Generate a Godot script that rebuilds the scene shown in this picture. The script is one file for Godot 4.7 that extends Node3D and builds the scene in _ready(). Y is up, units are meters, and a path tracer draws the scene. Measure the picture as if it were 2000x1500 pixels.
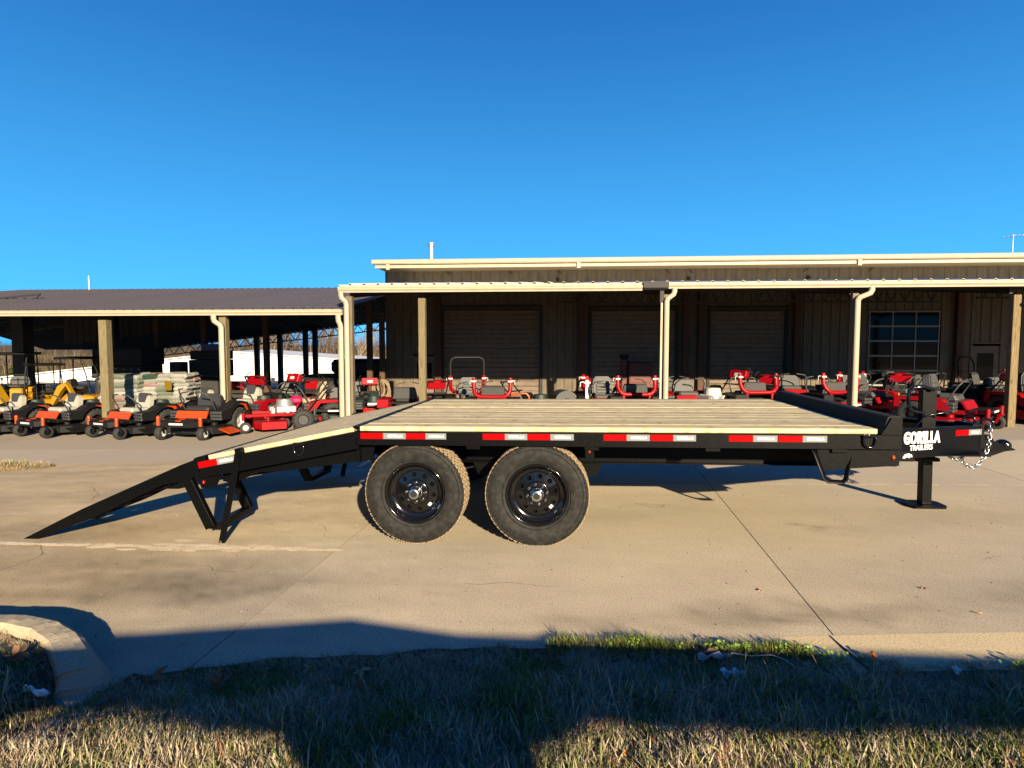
extends Node3D
# A black deck-over trailer on a concrete lot before a dealer's sheds, low winter sun from behind the camera.

# ---------------------------------------------------------------- mesh helper
class MB:
	var v := PackedVector3Array()
	var n := PackedVector3Array()
	var u := PackedVector2Array()
	var c := PackedColorArray()
	var col := Color(1, 1, 1)

	func tri(a: Vector3, b: Vector3, d: Vector3, na: Vector3, nb: Vector3, nd: Vector3, ua := Vector2.ZERO, ub := Vector2.ZERO, ud := Vector2.ZERO) -> void:
		var g := (b - a).cross(d - a)
		if g.length_squared() < 1e-16:
			return
		if g.dot(na + nb + nd) > 0.0:
			v.append_array([a, d, b]); n.append_array([na, nd, nb]); u.append_array([ua, ud, ub])
		else:
			v.append_array([a, b, d]); n.append_array([na, nb, nd]); u.append_array([ua, ub, ud])
		c.append_array([col, col, col])

	func uvp(p: Vector3, nn: Vector3) -> Vector2:
		var a := nn.abs()
		if a.x >= a.y and a.x >= a.z:
			return Vector2(p.z, -p.y)
		if a.y >= a.z:
			return Vector2(p.x, p.z)
		return Vector2(p.x, -p.y)

	func quad(a: Vector3, b: Vector3, d: Vector3, e: Vector3, nn: Vector3) -> void:
		tri(a, b, d, nn, nn, nn, uvp(a, nn), uvp(b, nn), uvp(d, nn))
		tri(a, d, e, nn, nn, nn, uvp(a, nn), uvp(d, nn), uvp(e, nn))

	func face(p: Array, center: Vector3) -> void:
		var nn: Vector3 = (p[1] - p[0]).cross(p[2] - p[0]).normalized()
		if nn.dot(p[0] - center) < 0.0:
			nn = -nn
		for k in range(1, p.size() - 1):
			tri(p[0], p[k], p[k + 1], nn, nn, nn, uvp(p[0], nn), uvp(p[k], nn), uvp(p[k + 1], nn))

	func box(xf: Transform3D, s: Vector3, bev := 0.0) -> void:
		var h := s * 0.5
		var ctr := xf.origin
		bev = minf(bev, minf(h.x, minf(h.y, h.z)) * 0.9)
		if bev <= 0.0:
			for ax in 3:
				for sg in [-1.0, 1.0]:
					var q := []
					for w in [[-1, -1], [1, -1], [1, 1], [-1, 1]]:
						var p := Vector3.ZERO
						p[ax] = h[ax] * sg
						p[(ax + 1) % 3] = h[(ax + 1) % 3] * w[0]
						p[(ax + 2) % 3] = h[(ax + 2) % 3] * w[1]
						q.append(xf * p)
					face(q, ctr)
			return
		for ax in 3:
			var a1 := (ax + 1) % 3
			var a2 := (ax + 2) % 3
			for sg in [-1.0, 1.0]:
				var q := []
				for w in [[-1, -1], [1, -1], [1, 1], [-1, 1]]:
					var p := Vector3.ZERO
					p[ax] = h[ax] * sg
					p[a1] = (h[a1] - bev) * w[0]
					p[a2] = (h[a2] - bev) * w[1]
					q.append(xf * p)
				face(q, ctr)
			for s1 in [-1.0, 1.0]:
				for s2 in [-1.0, 1.0]:
					var q := []
					for w in [[0, -1], [0, 1], [1, 1], [1, -1]]:
						var p := Vector3.ZERO
						p[ax] = (h[ax] - bev) * w[1]
						p[a1] = (h[a1] - (bev if w[0] == 1 else 0.0)) * s1
						p[a2] = (h[a2] - (0.0 if w[0] == 1 else bev)) * s2
						q.append(xf * p)
					face(q, ctr)
		for sx in [-1.0, 1.0]:
			for sy in [-1.0, 1.0]:
				for sz in [-1.0, 1.0]:
					var q := []
					for ax in 3:
						var p := Vector3(sx, sy, sz) * (h - Vector3.ONE * bev)
						p[ax] = h[ax] * [sx, sy, sz][ax]
						q.append(xf * p)
					face(q, ctr)

	func b(x0: float, x1: float, y0: float, y1: float, z0: float, z1: float, bev := 0.0) -> void:
		box(Transform3D(Basis(), Vector3(x0 + x1, y0 + y1, z0 + z1) * 0.5), Vector3(absf(x1 - x0), absf(y1 - y0), absf(z1 - z0)), bev)

	func bar(p: Vector3, q: Vector3, w: float, h: float, up := Vector3.UP, bev := 0.0) -> void:
		var d := (q - p).normalized()
		var s := d.cross(up)
		if s.length() < 0.01:
			s = d.cross(Vector3.RIGHT)
		s = s.normalized()
		var t := s.cross(d).normalized()
		box(Transform3D(Basis(d, t, s), (p + q) * 0.5), Vector3((q - p).length(), h, w), bev)

	func tube(pts: Array, r: float, sides := 8, caps := true, r2 := -1.0, flat := 1.0) -> void:
		var cnt := pts.size()
		if r2 < 0.0:
			r2 = r
		var dir: Vector3 = (pts[1] - pts[0]).normalized()
		var s := dir.cross(Vector3.UP)
		if s.length() < 0.05:
			s = dir.cross(Vector3.RIGHT)
		s = s.normalized()
		var rings := []
		var norms := []
		for i in cnt:
			var d: Vector3
			if i == 0:
				d = pts[1] - pts[0]
			elif i == cnt - 1:
				d = pts[i] - pts[i - 1]
			else:
				d = (pts[i] - pts[i - 1]).normalized() + (pts[i + 1] - pts[i]).normalized()
			d = d.normalized()
			s = (s - d * s.dot(d)).normalized()
			var t := d.cross(s)
			var rr := lerpf(r, r2, float(i) / maxf(1.0, cnt - 1.0))
			var ring := []
			var nr := []
			for k in sides:
				var a := TAU * (k + 0.5) / sides
				var o := s * cos(a) + t * sin(a) * flat
				ring.append(pts[i] + o * rr)
				nr.append((s * cos(a) + t * sin(a) / flat).normalized())
			rings.append(ring)
			norms.append(nr)
		var vl := 0.0
		for i in cnt - 1:
			var vn: float = vl + (pts[i + 1] - pts[i]).length()
			for k in sides:
				var k2 := (k + 1) % sides
				var u0 := float(k) / sides
				var u1 := float(k + 1) / sides
				tri(rings[i][k], rings[i][k2], rings[i + 1][k2], norms[i][k], norms[i][k2], norms[i + 1][k2], Vector2(u0, vl), Vector2(u1, vl), Vector2(u1, vn))
				tri(rings[i][k], rings[i + 1][k2], rings[i + 1][k], norms[i][k], norms[i + 1][k2], norms[i + 1][k], Vector2(u0, vl), Vector2(u1, vn), Vector2(u0, vn))
			vl = vn
		if caps:
			face(rings[0], pts[1])
			face(rings[cnt - 1], pts[cnt - 2])

	# profile: (radius, height along the local y axis); outside on the right of the direction of travel
	func lathe(prof: Array, seg: int, xf := Transform3D(), soft := false, a0 := 0.0, a1 := TAU) -> void:
		var m := prof.size()
		var fn := []
		for i in m - 1:
			var d: Vector2 = prof[i + 1] - prof[i]
			fn.append(Vector2(d.y, -d.x).normalized())
		var u0 := 0.0
		for i in m - 1:
			var p: Vector2 = prof[i]
			var q: Vector2 = prof[i + 1]
			var n0: Vector2 = fn[i]
			var n1: Vector2 = fn[i]
			if soft:
				if i > 0:
					n0 = (fn[i] + fn[i - 1]).normalized()
				if i < m - 2:
					n1 = (fn[i] + fn[i + 1]).normalized()
			var u1 := u0 + (q - p).length()
			for k in seg:
				var t0 := a0 + (a1 - a0) * k / seg
				var t1 := a0 + (a1 - a0) * (k + 1) / seg
				var e0 := Vector3(cos(t0), 0, sin(t0))
				var e1 := Vector3(cos(t1), 0, sin(t1))
				var P := func(w: Vector2, e: Vector3) -> Vector3: return xf * (e * w.x + Vector3(0, w.y, 0))
				var N := func(w: Vector2, e: Vector3) -> Vector3: return (xf.basis * (e * w.x + Vector3(0, w.y, 0))).normalized()
				var aa: Vector3 = P.call(p, e0)
				var bb: Vector3 = P.call(p, e1)
				var cc: Vector3 = P.call(q, e1)
				var dd: Vector3 = P.call(q, e0)
				var ka := Vector2(t0, u0)
				var kb := Vector2(t1, u0)
				var kc := Vector2(t1, u1)
				var kd := Vector2(t0, u1)
				tri(aa, bb, cc, N.call(n0, e0), N.call(n0, e1), N.call(n1, e1), ka, kb, kc)
				tri(aa, cc, dd, N.call(n0, e0), N.call(n1, e1), N.call(n1, e0), ka, kc, kd)
			u0 = u1

	func cyl(p: Vector3, q: Vector3, r: float, seg := 12, r2 := -1.0) -> void:
		tube([p, q], r, seg, true, r2)

	# polygon in the xy plane of xf, from z0 to z1
	func prism(poly: PackedVector2Array, z0: float, z1: float, xf := Transform3D()) -> void:
		var ix := Geometry2D.triangulate_polygon(poly)
		var nz := xf.basis.z.normalized()
		for s in [[z0, -1.0], [z1, 1.0]]:
			for k in range(0, ix.size(), 3):
				var a := poly[ix[k]]
				var bq := poly[ix[k + 1]]
				var d := poly[ix[k + 2]]
				var nn: Vector3 = nz * s[1]
				tri(xf * Vector3(a.x, a.y, s[0]), xf * Vector3(bq.x, bq.y, s[0]), xf * Vector3(d.x, d.y, s[0]), nn, nn, nn, a, bq, d)
		var area := 0.0
		for k in poly.size():
			area += poly[k].cross(poly[(k + 1) % poly.size()])
		var sg := signf(area)
		for k in poly.size():
			var a := poly[k]
			var e := poly[(k + 1) % poly.size()]
			var d2 := (e - a).normalized()
			var nn := (xf.basis * Vector3(d2.y * sg, -d2.x * sg, 0)).normalized()
			quad(xf * Vector3(a.x, a.y, z0), xf * Vector3(e.x, e.y, z0), xf * Vector3(e.x, e.y, z1), xf * Vector3(a.x, a.y, z1), nn)

	# a profile (x along, y up) swept along +z is common for sheet metal: open strip of thickness th
	func strip(pts: PackedVector2Array, z0: float, z1: float, th: float, xf := Transform3D()) -> void:
		for k in pts.size() - 1:
			var a := pts[k]
			var e := pts[k + 1]
			var d := (e - a).normalized()
			var nn := Vector2(-d.y, d.x)
			for s in [0.0, -1.0]:
				var o: Vector2 = nn * th * s
				var n3 := (xf.basis * Vector3(nn.x, nn.y, 0)).normalized() * (1.0 if s == 0.0 else -1.0)
				quad(xf * Vector3(a.x + o.x, a.y + o.y, z0), xf * Vector3(e.x + o.x, e.y + o.y, z0), xf * Vector3(e.x + o.x, e.y + o.y, z1), xf * Vector3(a.x + o.x, a.y + o.y, z1), n3)
		for z in [z0, z1]:
			var n3 := xf.basis.z.normalized() * (1.0 if z == maxf(z0, z1) else -1.0)
			for k in pts.size() - 1:
				var d := (pts[k + 1] - pts[k]).normalized()
				var o := Vector2(d.y, -d.x) * th
				quad(xf * Vector3(pts[k].x, pts[k].y, z), xf * Vector3(pts[k + 1].x, pts[k + 1].y, z), xf * Vector3(pts[k + 1].x + o.x, pts[k + 1].y + o.y, z), xf * Vector3(pts[k].x + o.x, pts[k].y + o.y, z), n3)

	func ball(p: Vector3, r: Vector3, seg := 14, rings := 8, y0 := -1.0) -> void:
		var prof := []
		for i in rings + 1:
			var a := lerpf(asin(y0), PI / 2, float(i) / rings)
			prof.append(Vector2(cos(a), sin(a)))
		lathe(prof, seg, Transform3D(Basis.from_scale(r), p), true)

	func mesh() -> ArrayMesh:
		var arr := []
		arr.resize(Mesh.ARRAY_MAX)
		arr[Mesh.ARRAY_VERTEX] = v
		arr[Mesh.ARRAY_NORMAL] = n
		arr[Mesh.ARRAY_TEX_UV] = u
		arr[Mesh.ARRAY_COLOR] = c
		var m := ArrayMesh.new()
		m.add_surface_from_arrays(Mesh.PRIMITIVE_TRIANGLES, arr)
		return m

# ---------------------------------------------------------------- scene helpers
var M := {}
var used := {}
var rng := RandomNumberGenerator.new()

func numbered(parent: Node, called: String) -> String:
	var key := "%d/%s" % [parent.get_instance_id(), called]
	var k: int = used.get(key, -1) + 1
	used[key] = k
	return called if k == 0 else "%s_%03d" % [called, k]

func put(parent: Node, called: String, o: Node3D) -> Node3D:
	o.name = numbered(parent, called)
	parent.add_child(o, true)
	return o

func obj(called: String, m, mat, parent: Node, xf := Transform3D()) -> MeshInstance3D:
	var o := MeshInstance3D.new()
	o.mesh = m.mesh() if m is MB else m
	o.material_override = M[mat] if mat is String else mat
	o.transform = xf
	put(parent, called, o)
	return o

func tag(o: Node, label: String, category: String, group := "", kind := "") -> Node:
	if label: o.set_meta("label", label)
	if category: o.set_meta("category", category)
	if group: o.set_meta("group", group)
	if kind: o.set_meta("kind", kind)
	return o

func thing(called: String, label: String, category: String, xf := Transform3D(), group := "") -> Node3D:
	var o := Node3D.new()
	o.transform = xf
	put(self, called, o)
	tag(o, label, category, group)
	return o

func struct(o: Node) -> Node:
	o.set_meta("kind", "structure")
	return o

func dup(src: Node3D, xf: Transform3D, label: String, group := "", called := "") -> Node3D:
	var r: Node3D = src.duplicate()
	r.name = numbered(self, called if called else String(src.get_meta("base", src.name)))
	add_child(r, true)
	r.transform = xf
	if label: r.set_meta("label", label)
	if group: r.set_meta("group", group)
	return r

func T(x: float, y: float, z: float, yaw := 0.0) -> Transform3D:
	return Transform3D(Basis(Vector3.UP, deg_to_rad(yaw)), Vector3(x, y, z))

func lin(r: float, g: float, b: float) -> Color:
	return Color(r, g, b).linear_to_srgb()

func mat(called: String, c: Color, rough := 0.7, metal := 0.0, spec := 0.5) -> StandardMaterial3D:
	var m := StandardMaterial3D.new()
	m.resource_name = called
	m.albedo_color = c
	m.roughness = rough
	m.metallic = metal
	m.metallic_specular = spec
	M[called] = m
	return m

func noise(freq: float, sd: int, oct := 4, type := FastNoiseLite.TYPE_SIMPLEX_SMOOTH) -> FastNoiseLite:
	var f := FastNoiseLite.new()
	f.noise_type = type
	f.frequency = freq
	f.seed = sd
	f.fractal_octaves = oct
	return f

func noise_tex(size: int, freq: float, sd: int, stops: Array, oct := 5, type := FastNoiseLite.TYPE_SIMPLEX_SMOOTH) -> NoiseTexture2D:
	var t := NoiseTexture2D.new()
	t.width = size
	t.height = size
	t.seamless = true
	t.noise = noise(freq, sd, oct, type)
	var g := Gradient.new()
	var offs := PackedFloat32Array()
	var cols := PackedColorArray()
	for s in stops:
		offs.append(s[0])
		cols.append(s[1])
	g.offsets = offs
	g.colors = cols
	t.color_ramp = g
	return t

func image_tex(w: int, h: int, f: Callable) -> ImageTexture:
	var d := PackedByteArray()
	d.resize(w * h * 3)
	var k := 0
	for y in h:
		for x in w:
			var c: Color = f.call(x, y)
			d[k] = int(clampf(c.r, 0, 1) * 255.0)
			d[k + 1] = int(clampf(c.g, 0, 1) * 255.0)
			d[k + 2] = int(clampf(c.b, 0, 1) * 255.0)
			k += 3
	return ImageTexture.create_from_image(Image.create_from_data(w, h, false, Image.FORMAT_RGB8, d))

# ---------------------------------------------------------------- the lie of the land
func ground(x: float, z: float) -> float:
	var d := -z
	var a := 0.025 * clampf(x, -9, 9) - 0.035
	var b := -0.33 + 0.017 * clampf(x, -12, 14)
	var y := lerpf(a, b, smoothstep(8.0, 13.2, d))
	if d > 33.0:
		y -= 5.0 * smoothstep(33.0, 95.0, d)
	return y

var BF := Transform3D(Basis(Vector3.UP, deg_to_rad(-4.5)), Vector3(-3.6, 0, -13.6))   # the sheds: x along the front, z towards the camera
var TF := Transform3D(Basis(Vector3.UP, deg_to_rad(-6.5)) * Basis(Vector3.BACK, 0.01), Vector3(0, 0, -4.72))   # the trailer: x towards its tongue
var SF := Transform3D(Basis(Vector3.UP, deg_to_rad(-7.5)), Vector3(1.7, 0, -3.17))    # the slabs

func bpt(x: float, z: float, yoff := 0.0, yaw := 0.0) -> Transform3D:
	var p := BF * Vector3(x, 0, z)
	return Transform3D(BF.basis * Basis(Vector3.UP, deg_to_rad(yaw)), Vector3(p.x, ground(p.x, p.z) + yoff, p.z))

# where a thing stands: pixels across from the middle of the picture at a depth, seen on the ground
func gp(x: float, d: float, yaw := 0.0, s := 1.0) -> Transform3D:
	return Transform3D(Basis(Vector3.UP, deg_to_rad(yaw)).scaled(Vector3.ONE * s), Vector3(x, ground(x, -d), -d))

func materials() -> void:
	var concrete := mat("concrete", Color(1, 1, 1), 0.93, 0.0, 0.3)
	concrete.albedo_texture = noise_tex(1024, 0.09, 3, [[0.0, lin(0.35, 0.35, 0.35)], [0.3, lin(0.74, 0.73, 0.72)], [0.5, lin(0.97, 0.97, 0.97)], [0.72, lin(1.0, 1.0, 1.0)], [1.0, lin(1.0, 1.0, 0.98)]], 7)
	concrete.uv1_triplanar = true
	concrete.uv1_world_triplanar = true
	concrete.uv1_scale = Vector3.ONE / 1.37
	concrete.vertex_color_use_as_albedo = true
	concrete.heightmap_enabled = false
	concrete.heightmap_texture = noise_tex(1024, 0.12, 9, [[0.0, Color.BLACK], [1.0, Color.WHITE]], 4)
	concrete.heightmap_scale = 0.04
	M.asphalt = concrete
	mat("joint", lin(0.05, 0.042, 0.035), 1.0, 0.0, 0.2)
	var soil := mat("soil", lin(0.09, 0.07, 0.05), 1.0, 0.0, 0.2)
	soil.vertex_color_use_as_albedo = true
	soil.albedo_color = Color(1, 1, 1)
	soil.albedo_texture = noise_tex(512, 0.05, 5, [[0.0, lin(0.5, 0.5, 0.5)], [1.0, lin(1.2, 1.15, 1.1)]], 5)
	soil.uv1_triplanar = true
	soil.uv1_world_triplanar = true
	soil.uv1_scale = Vector3.ONE / 1.3
	var blk := mat("black_paint", lin(0.0016, 0.0016, 0.0018), 0.3, 0.0, 0.24)
	blk.roughness_texture = noise_tex(512, 0.03, 12, [[0.0, Color(0.85, 0.85, 0.85)], [1.0, Color(1, 1, 1)]], 4)
	blk.roughness = 0.4
	blk.uv1_triplanar = true
	blk.uv1_scale = Vector3.ONE / 0.7
	mat("black_gloss", lin(0.003, 0.003, 0.0034), 0.13, 0.0, 0.5)
	mat("black_dusty", lin(0.016, 0.0145, 0.011), 0.7, 0.0, 0.25)
	mat("black_matte", lin(0.012, 0.012, 0.012), 0.75, 0.0, 0.3)
	var tyre := mat("tyre", lin(0.0175, 0.017, 0.016), 0.7, 0.0, 0.3)
	tyre.albedo_texture = noise_tex(256, 0.03, 15, [[0.0, lin(0.3, 0.3, 0.3)], [0.5, lin(0.6, 0.6, 0.6)], [0.7, lin(1, 0.97, 0.9)], [1.0, lin(1, 0.95, 0.85)]], 5)
	tyre.uv1_triplanar = true
	tyre.uv1_scale = Vector3.ONE * 2.0
	var tread := mat("tread_dust", lin(0.22, 0.165, 0.105), 0.95, 0.0, 0.2)
	tread.albedo_texture = noise_tex(256, 0.05, 16, [[0.0, lin(0.25, 0.25, 0.25)], [0.45, lin(0.9, 0.9, 0.9)], [1.0, lin(1.1, 1.1, 1.1)]], 4)
	tread.uv1_triplanar = true
	tread.uv1_scale = Vector3.ONE * 3.0
	mat("chrome", lin(0.6, 0.6, 0.6), 0.22, 1.0)
	mat("zinc", lin(0.36, 0.375, 0.39), 0.3, 0.9)
	mat("lug", lin(0.22, 0.22, 0.22), 0.3, 1.0)
	mat("tape_red", lin(0.22, 0.0006, 0.0012), 0.6, 0.0, 0.12)
	mat("tape_white", lin(0.135, 0.142, 0.147), 0.45, 0.0, 0.3)
	mat("white_paint", lin(0.8, 0.8, 0.78), 0.5)
	mat("white_mark", lin(0.7, 0.7, 0.69), 0.5)
	mat("lens_red", lin(0.16, 0.004, 0.005), 0.15)
	mat("lens_amber", lin(0.2, 0.035, 0.005), 0.15)
	for k in 4:
		var f1 := noise(0.02, 30 + k, 4)
		var f2 := noise(0.045, 50 + k, 3)
		var kx: Array = []
		rng.seed = 700 + k
		for q in 5:
			kx.append(Vector2(rng.randf_range(30, 990), rng.randf_range(10, 118)))
		var w := mat("plank_%d" % k, [lin(0.46, 0.395, 0.255), lin(0.43, 0.38, 0.245), lin(0.50, 0.42, 0.265), lin(0.43, 0.385, 0.25)][k], 0.72, 0.0, 0.35)
		w.albedo_texture = image_tex(1024, 128, func(x: int, y: int) -> Color:
			var wob := f1.get_noise_2d(x * 0.12, y * 0.5) * 26.0
			for q in kx:
				var dd := Vector2((x - q.x) * 0.35, y - q.y).length()
				wob += 16.0 * exp(-dd * dd / 160.0)
			var g := sin((y + wob) * 0.55) * 0.5 + 0.5
			var fine := f2.get_noise_2d(x * 0.25, y * 5.0)
			var l := 0.93 - 0.13 * pow(g, 3.0) + 0.10 * fine + 0.07 * f1.get_noise_2d(x * 0.4 + 900.0, y * 0.4)
			var c := Color(l, l * 0.985, l * 0.95)
			for q in kx:
				var dd := Vector2((x - q.x) * 0.8, y - q.y).length()
				if dd < 9.0:
					c = c.lerp(Color(0.5, 0.36, 0.22), clampf(1.2 - dd / 9.0, 0.0, 0.8))
			var cr := f2.get_noise_2d(x * 0.05 + 300.0, y * 2.4)
			if cr > 0.5:
				c = c.lerp(Color(0.42, 0.34, 0.24), clampf((cr - 0.5) * 3.5, 0.0, 0.6))
			return c)
		w.uv1_scale = Vector3(1.0 / 2.2, 1.0 / 0.2, 1)
		var w2 := w.duplicate() as StandardMaterial3D
		w2.albedo_color = [lin(0.40, 0.33, 0.205), lin(0.52, 0.45, 0.30), lin(0.44, 0.35, 0.21), lin(0.47, 0.42, 0.285)][k]
		w2.uv1_offset = Vector3(0.37, 0.0, 0)
		M["plank_%d" % (k + 4)] = w2
	materials2()

func _ready() -> void:
	rng.seed = 11
	var cam := Camera3D.new()
	cam.name = "camera"
	add_child(cam)
	cam.position = Vector3(0, 1.54, 0)
	cam.rotation_degrees = Vector3(-3.67, 0, 0)
	cam.fov = 64.0
	cam.far = 4000.0
	cam.current = true
	var sky_mat := ProceduralSkyMaterial.new()
	sky_mat.sky_top_color = Color(0.0, 0.163, 0.412)
	sky_mat.sky_horizon_color = Color(0.24, 0.575, 0.785)
	sky_mat.sky_curve = 0.22
	sky_mat.sky_energy_multiplier = 0.89
	sky_mat.ground_bottom_color = Color(0.3, 0.27, 0.22)
	sky_mat.ground_horizon_color = Color(0.4, 0.45, 0.5)
	sky_mat.ground_energy_multiplier = 0.3
	var env := Environment.new()
	env.background_mode = Environment.BG_SKY
	env.sky = Sky.new()
	env.sky.sky_material = sky_mat
	env.tonemap_mode = Environment.TONE_MAPPER_LINEAR
	env.tonemap_exposure = 3.3
	env.sdfgi_enabled = true
	env.ssao_enabled = true
	env.ssil_enabled = true
	var we := WorldEnvironment.new()
	we.name = "world"
	we.environment = env
	add_child(we)
	var sun := DirectionalLight3D.new()
	sun.name = "sun"
	sun.light_color = Color(1.0, 0.92, 0.78)
	sun.light_energy = 1.6
	sun.light_angular_distance = 0.5
	sun.shadow_enabled = true
	var el := deg_to_rad(18.0)
	var az := deg_to_rad(17.0)
	var away := Vector3(-sin(az) * cos(el), -sin(el), -cos(az) * cos(el))
	add_child(sun)
	sun.look_at_from_position(Vector3.ZERO, away, Vector3.UP)
	materials()
	land()
	buildings()
	behind()
	trailer()
	machines()
	foreground()

# ---------------------------------------------------------------- ground
func stain(x: float, z: float, f1: FastNoiseLite, f2: FastNoiseLite, f3: FastNoiseLite) -> Color:
	var base := Vector3(0.395, 0.33, 0.23)
	var m := f1.get_noise_2d(x, z)
	base = base.lerp(Vector3(0.35, 0.30, 0.22), clampf(0.5 + m * 1.1, 0, 1))
	var m2 := f2.get_noise_2d(x * 0.6, z * 1.6)
	var left := smoothstep(0.5, -2.0, x)
	base *= 1.0 + lerpf(0.09, 0.22, left) * m2 + lerpf(0.06, 0.15, left) * f3.get_noise_2d(x * 0.8, z * 2.2)
	base *= 1.0 + 0.16 * f2.get_noise_2d(x * 0.35 + 60.0, z * 3.2) * smoothstep(1.5, -2.5, x)
	# old oil and tyre stains
	for s in [[-2.6, -4.15, 1.1, 0.42, 0.42], [-1.9, -3.95, 0.7, 0.25, 0.4], [1.35, -3.42, 0.62, 0.2, 0.5], [2.1, -3.4, 0.6, 0.16, 0.35], [0.45, -3.33, 0.35, 0.13, 0.45], [-4.2, -5.5, 1.6, 0.5, 0.25], [-3.6, -4.6, 1.5, 0.3, 0.22], [2.5, -5.0, 0.2, 0.1, 0.5], [3.2, -3.6, 0.9, 0.3, 0.3], [-0.2, -3.8, 0.8, 0.25, 0.12], [3.8, -5.2, 1.2, 0.5, 0.15], [1.0, -5.6, 1.4, 0.4, 0.12]]:
		var dx: float = (x - s[0] + 0.3 * f2.get_noise_2d(x * 2.0, z * 3.0)) / s[2]
		var dz: float = (z - s[1] + 0.2 * f2.get_noise_2d(x * 2.0 + 40.0, z * 3.0)) / s[3]
		var e := exp(-(dx * dx + dz * dz) * 1.6) * (0.75 + 0.9 * absf(f3.get_noise_2d(x * 1.7, z * 1.7)))
		base *= 1.0 - clampf(e * float(s[4]), 0.0, 0.6)
	if x < -1.3:
		base = base.lerp(Vector3(base.x, base.y * 0.94, base.z * 0.82), smoothstep(-1.3, -3.5, x)) * (1.0 - 0.12 * smoothstep(-1.3, -3.5, x))
	if z < -8.6:
		base = base.lerp(Vector3(0.31, 0.265, 0.205), smoothstep(-8.6, -9.4, z + 0.5 * f2.get_noise_2d(x, z)))
	return Color(base.x, base.y, base.z)

func sheet(x0: float, x1: float, z0: float, z1: float, step: float, xf: Transform3D, lift: float, colour: Callable, skirt := 0.0, shade := 1.0) -> MB:
	var m := MB.new()
	var nx := maxi(1, int(ceil((x1 - x0) / step)))
	var nz := maxi(1, int(ceil((z1 - z0) / step)))
	var pts := []
	var cols := []
	for j in nz + 1:
		for i in nx + 1:
			var p := xf * Vector3(lerpf(x0, x1, float(i) / nx), 0, lerpf(z0, z1, float(j) / nz))
			p.y = ground(p.x, p.z) + lift
			pts.append(p)
			var cc: Color = colour.call(p.x, p.z)
			cols.append(Color(cc.r * shade, cc.g * shade, cc.b * shade))
	for j in nz:
		for i in nx:
			var a := j * (nx + 1) + i
			var q := [a, a + 1, a + nx + 2, a + nx + 1]
			for tr in [[0, 1, 2], [0, 2, 3]]:
				m.v.append_array([pts[q[tr[0]]], pts[q[tr[1]]], pts[q[tr[2]]]])
				m.n.append_array([Vector3.UP, Vector3.UP, Vector3.UP])
				m.u.append_array([Vector2.ZERO, Vector2.ZERO, Vector2.ZERO])
				m.c.append_array([cols[q[tr[0]]], cols[q[tr[1]]], cols[q[tr[2]]]])
	if skirt > 0.0:
		m.col = Color(0.2, 0.17, 0.12)
		var edge := []
		for i in nx: edge.append([i, i + 1, xf.basis * Vector3(0, 0, -1)])
		for i in nx: edge.append([nz * (nx + 1) + i, nz * (nx + 1) + i + 1, xf.basis * Vector3(0, 0, 1)])
		for j in nz: edge.append([j * (nx + 1), (j + 1) * (nx + 1), xf.basis * Vector3(-1, 0, 0)])
		for j in nz: edge.append([j * (nx + 1) + nx, (j + 1) * (nx + 1) + nx, xf.basis * Vector3(1, 0, 0)])
		for e in edge:
			var dn := Vector3(0, -skirt, 0)
			m.quad(pts[e[0]], pts[e[1]], pts[e[1]] + dn, pts[e[0]] + dn, e[2])
	return m

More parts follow.
